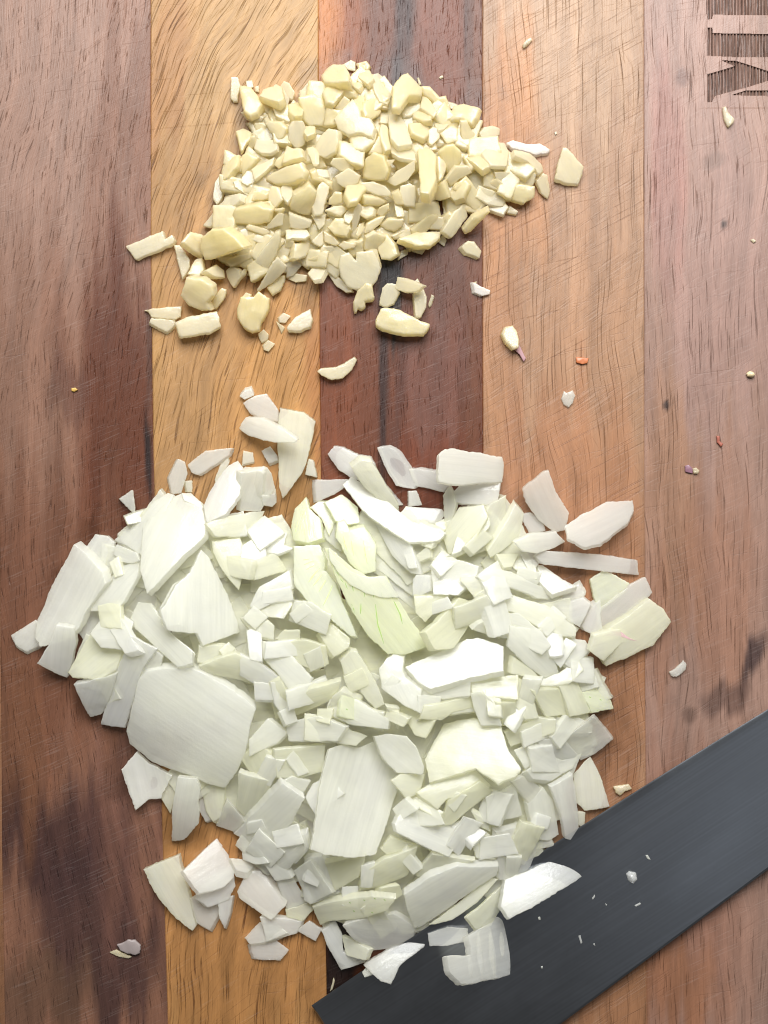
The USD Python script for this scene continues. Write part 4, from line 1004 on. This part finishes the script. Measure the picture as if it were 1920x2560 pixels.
def settle(p, thick, name, mat, kind):
    """puts the piece where its sight lines meet the plane it rests on, and marks the space it takes"""
    p0 = ground(p.px[:, 0], p.px[:, 1])
    (a, b, c), raw = rest(p0, thick, wobble=0.0 if kind == 'crumb' or (p.layer == 0 and not p.filler) else 0.05 if re.search('streaks|veins|fan-shaped|lined onion|largest|fine ribs', p.label) else 0.02 if p.filler else 0.32 if kind == 'garlic' else 0.26, max_slope=0.7 if kind == 'garlic' else 0.15 if re.search('streaks|veins|fan-shaped|lined onion', p.label) else 0.5)
    off = thick / 2 * math.sqrt(1 + b * b + c * c)
    w = on_plane(p0, a + off + 0.0001, b, c)
    poly = Polygon(w[:, :2]).buffer(0)
    J, I = cells(poly)
    if not p.filler:
        heap[J, I] = np.maximum(heap[J, I], raw[0] + raw[1] * (hx[I] - raw[3]) + raw[2] * (hy[J] - raw[4]) + thick)
    p.plane, p.off, p.thick = (a, b, c), off, thick
    p.world = w
    p.cen = np.array([w[:, 0].mean(), w[:, 1].mean(), 0.0]); p.cen[2] = a + off + 0.0001 + b * p.cen[0] + c * p.cen[1]
    # frame on the plane
    nrm = np.array([-b, -c, 1.0]); nrm /= np.linalg.norm(nrm)
    ex = np.array([1, 0, b]); ex /= np.linalg.norm(ex)
    ey = np.cross(nrm, ex)
    loc = np.column_stack([(w - p.cen) @ ex, (w - p.cen) @ ey])
    ang = main_axis(loc)
    ca, sa = math.cos(ang), math.sin(ang)
    fx, fy = ca * ex + sa * ey, -sa * ex + ca * ey
    p.frame = np.array([fx, fy, nrm])
    p.loc = np.column_stack([(w - p.cen) @ fx, (w - p.cen) @ fy])
    return p


def build(p, name, mat, V, F, label, category, group=None, smooth=40, parts=()):
    """one top-level mesh, or an Xform with parts when the piece has any"""
    R = p.frame
    M4 = Gf.Matrix4d(*R[0], 0, *R[1], 0, *R[2], 0, *map(float, p.cen), 1)
    if parts:
        x = UsdGeom.Xform.Define(stage, numbered('/World', name)); x.AddTransformOp().Set(M4)
        meta(x.GetPrim(), label, category, group)
        obj('flesh', (V, F), mat, x.GetPath(), smooth=smooth)
        for pn, vf, m2 in parts:
            if vf is not None:
                obj(pn, vf, m2, x.GetPath(), smooth=True)
        return x.GetPrim()
    m = obj(name, (V, F), mat, smooth=smooth)
    m.AddTransformOp().Set(M4)
    return meta(m.GetPrim(), label, category, group)


def streak(p, V, F, px, width, proud=0.00004):
    """a thin raised line that follows photograph points over the top of piece p, in the piece's own frame"""
    px = np.array(px, float)
    a, b, c = p.plane
    w = on_plane(ground(px[:, 0], px[:, 1]), a + 2 * p.off, b, c)
    q = np.column_stack([(w - p.cen) @ p.frame[0], (w - p.cen) @ p.frame[1]])
    room = Polygon(p.loc).buffer(0).buffer(-0.0004)
    q = q[shapely.contains_xy(room, q[:, 0], q[:, 1])]
    if len(q) < 2:
        return None
    t = np.linspace(0, 1, 14)
    L = np.r_[0, np.cumsum(np.linalg.norm(np.diff(q, axis=0), axis=1))]; L /= L[-1]
    q = np.column_stack([np.interp(t, L, q[:, 0]), np.interp(t, L, q[:, 1])])
    top = V[: len(V) // 2]
    from scipy.spatial import cKDTree
    dd, ii = cKDTree(top[:, :2]).query(q, k=3)
    ww = 1 / (dd + 1e-6); zt = (top[ii, 2] * ww).sum(1) / ww.sum(1)
    tan = np.gradient(q, axis=0); tan /= np.linalg.norm(tan, axis=1)[:, None] + 1e-12
    nor = np.column_stack([-tan[:, 1], tan[:, 0]])
    wd = width * np.sin(np.pi * np.clip(t * .9 + .06, 0, 1)) ** .6
    v = np.vstack([np.column_stack([q + nor * wd[:, None] / 2, zt - 0.00006]), np.column_stack([q, zt + proud + 0.00004]), np.column_stack([q - nor * wd[:, None] / 2, zt - 0.00006])])
    n = len(t); k = np.arange(n - 1)
    f = np.vstack([np.column_stack([k, k + n, k + n + 1]), np.column_stack([k, k + n + 1, k + 1]), np.column_stack([k + n, k + 2 * n, k + 2 * n + 1]), np.column_stack([k + n, k + 2 * n + 1, k + n + 1])])
    return v, f[:, ::-1]


def mound(outline_px, top, width):
    """how far a heap's hidden middle stands above the board"""
    poly = Polygon(ground(*np.array(outline_px, float).T))
    J, I = cells(poly)
    d = shapely.distance(poly.exterior, shapely.points(np.column_stack([hx[I], hy[J]])))
    heap[J, I] = np.maximum(heap[J, I], top * (1 - np.exp(-d / width)))
    return poly


# ---------------------------------------------------------------- the knife under the onion
U = np.array([1920 - 780, -(1765 - 2505)], float); U /= np.linalg.norm(U)      # along the blade, world axes
corner = ground(780, 2506)
ang = math.atan2(U[1], U[0])
BL, BW = 0.262, 0.0445
knife = thing('kitchen_knife', 'wide square-ended knife blade of dark brushed steel under the onion', 'knife')
xk = UsdGeom.Xform(knife)
xk.ClearXformOpOrder()
xk.AddTransformOp().Set(Gf.Matrix4d().SetRotate(Gf.Rotation(Gf.Vec3d(0, 0, 1), math.degrees(ang))) * Gf.Matrix4d().SetTranslate(Gf.Vec3d(float(corner[0]), float(corner[1]), 0.0022)))
# cross-section: ground edge at the top (local y = 0, slightly bellied), thick back at the bottom
xs = np.r_[0, 0.0005, np.linspace(0.004, BL, 60)]
hi_edge = 0.0012 * np.clip(4 * (xs / 0.175) * (1 - xs / 0.175), 0, 1)
low_edge = -(0.0526 - 0.0644 * xs)
rows_ = []
for x, hi, le in zip(xs, hi_edge, low_edge):
    e = 0.0005 if x == 0 else 0.0
    rows_.append([(x, hi, 0.0002), (x, hi, 0.00050), (x, hi - .0006, 0.00068 - e * .5), (x, hi - .0030, 0.00095 - e), (x, le * .5, 0.0014 - e), (x, le + .0009, 0.0019 - e), (x, le + .0002, 0.00175 - e), (x, le, 0.0013 - e), (x, le, 0.0002), (x, le * .5, 0.0)])
V = np.array(rows_).reshape(-1, 3); nX = len(xs); ring_n = 10
F = []
for i in range(nX - 1):
    for j in range(ring_n):
        a, b = i * ring_n + j, i * ring_n + (j + 1) % ring_n
        F += [(a, a + ring_n, b + ring_n), (a, b + ring_n, b)]
for j in range(1, ring_n - 1):
    F += [(0, j, j + 1), ((nX - 1) * ring_n, (nX - 1) * ring_n + j + 1, (nX - 1) * ring_n + j)]
bm = trimesh.Trimesh(V, np.array(F), process=False); bm.fix_normals()
obj('blade', bm, steel, knife.GetPath(), smooth=12)
blade_poly = Polygon([corner + U * x + np.array([-U[1], U[0]]) * y for x, y in ((0, 0), (BL, 0), (BL, -.036), (0, -.0526))])
J, I = cells(blade_poly.intersection(shapely.box(-.139, -.179, .139, .179)))
heap[J, I] = 0.0038

# ---------------------------------------------------------------- heaps
mound(GARLIC_HEAP, 0.0028, 0.012)
mound(ONION_HEAP, 0.0040, 0.022)


def fillers(outline_px, n, size, tones):
    poly = Polygon(outline_px).buffer(-size * .35)
    x0, y0, x1, y1 = poly.bounds
    out = []
    while len(out) < n:
        u, v = rng.uniform(x0, x1), rng.uniform(y0, y1)
        if not poly.contains(shapely.Point(u, v)):
            continue
        s, asp, th = size * rng.uniform(.7, 1.3), rng.uniform(1.0, 2.4), rng.uniform(0, math.pi)
        w, h = s * math.sqrt(asp) / 2, s / math.sqrt(asp) / 2
        q = np.array([(-w, -h), (w, -h * rng.uniform(.6, 1)), (w * rng.uniform(.7, 1), h), (-w * rng.uniform(.7, 1), h)])
        q = q @ np.array([[math.cos(th), math.sin(th)], [-math.sin(th), math.cos(th)]]) + [u, v]
        p = Piece(); p.layer, p.tone, p.label, p.px, p.filler = 0, tones[rng.integers(len(tones))], '', q, True
        out.append(p)
    return out


garlic = read_pieces(GARLIC) + fillers(GARLIC_HEAP, 330, 58, 'yyyc')
onion = read_pieces(ONION) + fillers(ONION_HEAP, 380, 115, 'yywyp')
# small dice and strips scattered over the heap between the larger sheets
big = [Polygon(p.px).buffer(0) for p in onion if not p.filler and (Polygon(p.px).buffer(0).area > 17000 or p.tone == 'g')]
dice = []
while len(dice) < 62:
    p = fillers(ONION_HEAP, 1, rng.uniform(42, 72), 'wwyw')[0]
    if any(q.intersects(Polygon(p.px).buffer(4)) for q in big) or any(np.linalg.norm(p.px.mean(0) - q.px.mean(0)) < 62 for q in dice):
        continue
    p.layer, p.filler = 6, False
    dice.append(p)
onion += dice
for seq in (garlic, onion):
    seq.sort(key=lambda p: p.layer)

# who is seen: paint the outlines in the order in which the pieces lie
VS = 0.4
seen = np.zeros((1024, 768), np.int32) - 1
for k, p in enumerate(garlic + onion):
    q = p.px * VS
    g = Polygon(q).buffer(0)
    x0, y0, x1, y1 = g.bounds
    i0, i1, j0, j1 = max(0, int(x0)), min(768, int(x1) + 1), max(0, int(y0)), min(1024, int(y1) + 1)
    X, Y = np.meshgrid(np.arange(i0, i1) + .5, np.arange(j0, j1) + .5)
    ok = shapely.contains_xy(g, X.ravel(), Y.ravel()).reshape(X.shape)
    seen[j0:j1, i0:i1][ok] = k
count = np.bincount(seen[seen >= 0], minlength=len(garlic) + len(onion))
for k, p in enumerate(garlic + onion):
    p.seen = int(count[k])

DIRS = ['to the right of', 'below and right of', 'below', 'below and left of', 'to the left of', 'above and left of', 'above', 'above and right of']


CUT_AT = r' (?:in|at|on|of|with|lying|touching|between|to|beside|below|above|under|over|resting|near|along|across|outside|right|left|beneath|leaning|alone|tucked|jutting|pointing|hanging|around|standing|running|farthest|crowning|slanting|dipping|overhanging|stuck|curving|crossing|high|low|from|pointing|arching|forming|topping|slanting|just|atop|inside)\b'


def short_of(label):
    """the landmark's name without its whereabouts"""
    s = re.split(CUT_AT, label)[0]
    return s if len(s.split()) > 2 else label


def auto_labels(pieces, noun, small, big, used):
    marks = [(p.px.mean(0), p.label) for p in pieces if p.label and len(p.label.split()) < 12]
    shorts = collections.Counter(short_of(m[1]) for m in marks)
    for p in pieces:
        if p.label or p.seen < 5:
            continue
        c = p.px.mean(0)
        g = Polygon(p.px).buffer(0)
        r = g.minimum_rotated_rectangle
        e = np.array(r.exterior.coords); s = sorted([np.linalg.norm(e[1] - e[0]), np.linalg.norm(e[2] - e[1])])
        asp = s[1] / max(s[0], 1)
        shape = 'strip' if asp > 2.5 else 'oblong' if asp > 1.6 else ('triangle' if g.area < .62 * s[0] * s[1] else 'chunk')
        size = 'tiny' if g.area < small else 'small' if g.area < (small + big) / 2 else 'medium' if g.area < big else 'large'
        tone = {'w': 'white', 'y': 'yellowish', 'g': 'greenish', 'p': 'greyish pink', 'c': 'pale'}[p.tone]
        near = sorted(marks, key=lambda m: np.linalg.norm(m[0] - c))
        done = False
        for sz in ([size, tone], [tone], [size], ['half hidden', tone], ['tilted', tone]) if not p.filler else (['buried'], ['buried', tone], ['half buried'], ['deep lying']):
            for m in near[:7]:
                dv = c - m[0]
                k = int(round(math.degrees(math.atan2(dv[1], dv[0])) / 45)) % 8
                lab = f"{' '.join(sz)} {noun} {shape} {DIRS[k]} the {m[1]}"
                if len(lab.split()) > 16:
                    if shorts[short_of(m[1])] > 1:
                        continue
                    lab = f"{' '.join(sz)} {noun} {shape} {DIRS[k]} the {short_of(m[1])}"
                if len(lab.split()) <= 16 and lab not in used:
                    used.add(lab); p.label_auto = lab; done = True
                    break
            if done:
                break
        if not done:
            p.label_auto = None


used = set()
auto_labels(garlic, 'garlic', 900, 2600, used)
auto_labels(onion, 'onion', 3000, 9000, used)

KEEP = 300
for seq in (garlic, onion):
    for rank, p in enumerate(sorted(seq, key=lambda q: (-bool(q.label), -q.seen))):
        p.crowd = rank >= KEEP
SCRAPS = {'garlic': [], 'onion': []}


def join(kind, p, V, F):
    SCRAPS[kind].append((p.cen + V @ p.frame, F))


def lay_scraps(kind, name, mat, label, category):
    n, vs, fs = 0, [], []
    for V, F in SCRAPS[kind]:
        vs.append(V); fs.append(F + n); n += len(V)
    if vs:
        m = obj(name, (np.vstack(vs), np.vstack(fs)), mat, smooth=40)
        meta(m.GetPrim(), label, category, kind='stuff')


def garlic_shape(p, k):
    s = math.sqrt(Polygon(p.px).buffer(0).area) * MM_PX
    g = np.random.default_rng(1000 + k)
    flat = p.tone != 'y'
    thick = float(np.clip(s * (0.34 if flat else 0.50), 0.0008, 0.0048)) * g.uniform(.85, 1.15)
    return thick, min(thick * (0.16 if flat else 0.26), 0.0007), g


def cover(outline_px, top):
    """the buried pieces lie below this; the traced ones are laid on it"""
    poly = Polygon(ground(*np.array(outline_px, float).T))
    J, I = cells(poly)
    d = shapely.distance(poly.exterior, shapely.points(np.column_stack([hx[I], hy[J]])))
    heap[J, I] += top * (1 - np.exp(-d / 0.012))


PACK = 0.05
for k, p in enumerate(garlic):
    if not p.filler and PACK == 0.05:
        PACK = 0.028
        cover(GARLIC_HEAP, 0.0075)
    thick, r, g = garlic_shape(p, k)
    settle(p, thick, '', None, 'garlic')
    if p.seen < (6 if p.filler else 3):
        continue
    step = float(np.clip(math.sqrt(Polygon(p.loc).buffer(0).area) / 11, 0.00030, 0.0007))
    V, F = slab(p.loc, thick, r, step, step * 1.7, g.uniform(-8, 26), g.normal(0, .0003, 2), 1000 + k, lumps=thick * (.07 if p.tone != 'y' else .14), wedge=g.uniform(-.42, .42), taper=0.0)
    if p.crowd:
        join('garlic', p, V, F)
        continue
    label = p.label or getattr(p, 'label_auto', None)
    grp = None if (label) else 'garlic bits lost in the heap'
    parts = []
    if 'purple tail' in p.label:
        tail = np.array([(1050, 1930), (1096, 1905), (1122, 1958), (1142, 2000), (1130, 2025), (1106, 1982)]) * .39783 + [860, 100]
        wf = on_plane(ground(*tail.T), p.plane[0] + .0004, p.plane[1], p.plane[2])
        v2, f2 = slab(np.column_stack([(wf - p.cen) @ p.frame[0], (wf - p.cen) @ p.frame[1]]), .0007, .0002, .0004, .0006, 0, (0, 0), 78)
        parts.append(('skin_tail', (v2 + [0, 0, -p.thick / 2 + .0005], f2), M_TAIL))
    build(p, 'garlic_slice' if p.tone != 'y' else 'garlic_chunk', M['g' + ('y' if p.tone == 'y' else 'p' if p.tone == 'p' else 'c')], V, F, label or 'garlic bit lost among others inside the cream coloured heap', 'garlic piece', group='minced garlic' if label else grp, parts=parts)

lay_scraps('garlic', 'garlic_crumbs', M['gy'], 'smallest cream garlic bits filling the gaps of the garlic heap', 'garlic bits')
# crumbs are set after the garlic; those on the blade rest on the blade
PACK = 0.05
for k, p in enumerate(onion):
    if not p.filler and PACK == 0.05:
        PACK = 0.07
        cover(ONION_HEAP, 0.0095)
    g = np.random.default_rng(5000 + k)
    s = math.sqrt(Polygon(p.px).buffer(0).area) * MM_PX
    thick = float(np.clip(0.0011 + 0.088 * s, 0.0012, 0.0028)) * g.uniform(.85, 1.2)
    if p.tone == 'p':
        thick *= 0.8
    settle(p, thick, '', None, 'onion')
    if p.seen < (10 if p.filler else 4):
        continue
    step = float(np.clip(s / 20, 0.00045, 0.0009))
    V, F = slab(p.loc, thick, min(.00022, thick * .14), step, step * 1.7, 2.0 if p.filler else (g.uniform(8, 26) if g.random() < .75 else g.uniform(-22, -6)) * (1 if s < .013 else .5), g.normal(0, .0006, 2), 5000 + k, lumps=thick * .10, wedge=g.uniform(-.16, .16))
    if p.crowd:
        join('onion', p, V, F)
        continue
    label = p.label or getattr(p, 'label_auto', None)
    parts = []
    if 'green veins' in p.label:
        face = np.array([(550, 1030), (610, 1110), (700, 1180), (800, 1213), (905, 1207), (955, 1270), (995, 1345), (900, 1345), (790, 1315), (690, 1262), (610, 1180), (560, 1100)]) * .39783 + [600, 960]
        wf = on_plane(ground(*face.T), p.plane[0] + 2 * p.off + .0004, p.plane[1], p.plane[2])
        fl = np.column_stack([(wf - p.cen) @ p.frame[0], (wf - p.cen) @ p.frame[1]])
        v2, f2 = slab(fl, .0016, .0002, .0006, .001, 0, (0, 0), 77, lumps=.0002)
        v2 = v2 + [0, 0, p.thick / 2 + .0002]
        parts.append(('cut_face', (v2, f2), M['w']))
        for pts in ([(879, 1510), (888, 1534), (882, 1560)], [(902, 1508), (901, 1535), (898, 1560)], [(938, 1510), (944, 1560), (960, 1610)], [(984, 1502), (1000, 1535), (1006, 1560)], [(864, 1498), (872, 1490)], [(909, 1474), (911, 1492)], [(932, 1478), (934, 1494)], [(952, 1480), (955, 1495)], [(976, 1484), (981, 1496)],
                    [(838, 1426), (848, 1440)], [(850, 1446), (858, 1456)], [(862, 1456), (868, 1472)], [(880, 1462), (883, 1478)]):
            parts.append(('vein', streak(p, V, F, pts, 0.0006 if len(pts) > 2 else 0.0004), M_VEIN))
    if 'fan-shaped yellow' in p.label:
        for pts in ([(771, 1456), (790, 1432)], [(782, 1466), (806, 1436)], [(757, 1400), (775, 1397)], [(760, 1412), (784, 1402)], [(765, 1425), (790, 1410)], [(808, 1514), (822, 1486), (832, 1462)], [(797, 1480), (815, 1450)], [(775, 1447), (800, 1420)]):
            parts.append(('vein', streak(p, V, F, pts, 0.00045), M_PALEVEIN))
    if 'lined onion heart' in p.label:
        for pts in ([(858, 1340), (868, 1380), (876, 1410)], [(878, 1352), (884, 1390), (888, 1420)], [(908, 1352), (914, 1390), (918, 1410)], [(935, 1330), (950, 1348)], [(845, 1335), (850, 1375)]):
            parts.append(('vein', streak(p, V, F, pts, 0.00045), M_PALEVEIN))
    if 'fine ribs' in p.label:
        for q in range(5):
            parts.append(('vein', streak(p, V, F, [(738 + q * 12, 1330 + q * 4), (748 + q * 9, 1300), (762 + q * 5, 1268)], 0.00045), M_PALEVEIN))
    if 'purple streaks' in p.label:
        for q in range(6):
            o = q * 4.2
            parts.append(('purple_streak', streak(p, V, F, [(1487 + q * 3 + 2, 1586 - o * .1 + q * 1.4), (1520 + q * 4, 1575 + o * .55), (1550 + q * 3.5, 1578 + o * .8), (1572 + q * 4, 1600 + o * .1)], 0.00030), M_PURPLE))
    if 'ridged onion sheet' in p.label:
        for du in (0, 26, 56, 84):
            parts.append(('rib', streak(p, V, F, [(1168 + du, 2330), (1172 + du, 2390), (1178 + du * 1.05, 2440)], 0.0018, 0.00012), M['p']))
    if 'row of green dots' in p.label or 'with green dots' in p.label or 'green edge' in p.label:
        dots = [(875, 2254), (910, 2249), (936, 2246), (960, 2250), (885, 2275), (930, 2280)] if 'row' in p.label else ([(866, 1772), (908, 1774)] if 'dots' in p.label else [(1474, 1742), (1494, 1775), (1500, 1748)])
        for (du, dv) in dots:
            parts.append(('green_dot', streak(p, V, F, [(du - 2, dv), (du, dv + 1), (du + 3, dv + 3)], 0.0005), M_VEIN))
    grp = 'diced onion' if label else 'onion bits lost in the heap'
    build(p, 'onion_piece', M[p.tone], V, F, label or 'onion bit lost among others inside the white heap', 'onion piece', group=grp, parts=parts)

lay_scraps('onion', 'onion_scraps', M['y'], 'small onion bits half buried in the gaps of the onion heap', 'onion bits')

# ---------------------------------------------------------------- loose crumbs
PACK = 0.05
for k, line in enumerate(CRUMBS.strip().splitlines()):
    tone, cat, h, pts, label = line.split(';')
    p = Piece(); p.filler = False; p.layer = 0; p.label = ''; p.px = np.array([[float(c) for c in q.split(',')] for q in pts.split()]); p.tone = tone
    h = float(h) * 0.001
    settle(p, h, '', None, 'crumb')
    s = math.sqrt(Polygon(p.loc).buffer(0).area)
    round_ = tone in 'sy'
    V, F = slab(p.loc, h, h * (.45 if round_ else .25), max(s / 9, .00012), max(s / 6, .0002), 30.0, (0, 0), 9000 + k, lumps=h * .35, taper=.3 if not round_ else .1)
    build(p, cat.replace(' ', '_'), CRUMB_MAT[tone], V, F, label, cat)
ZS = [[q.cen[2] * 1000 for q in s] for s in (garlic, onion)]
print('heights mm', [round(max(z), 1) for z in ZS], heap.max() * 1000)
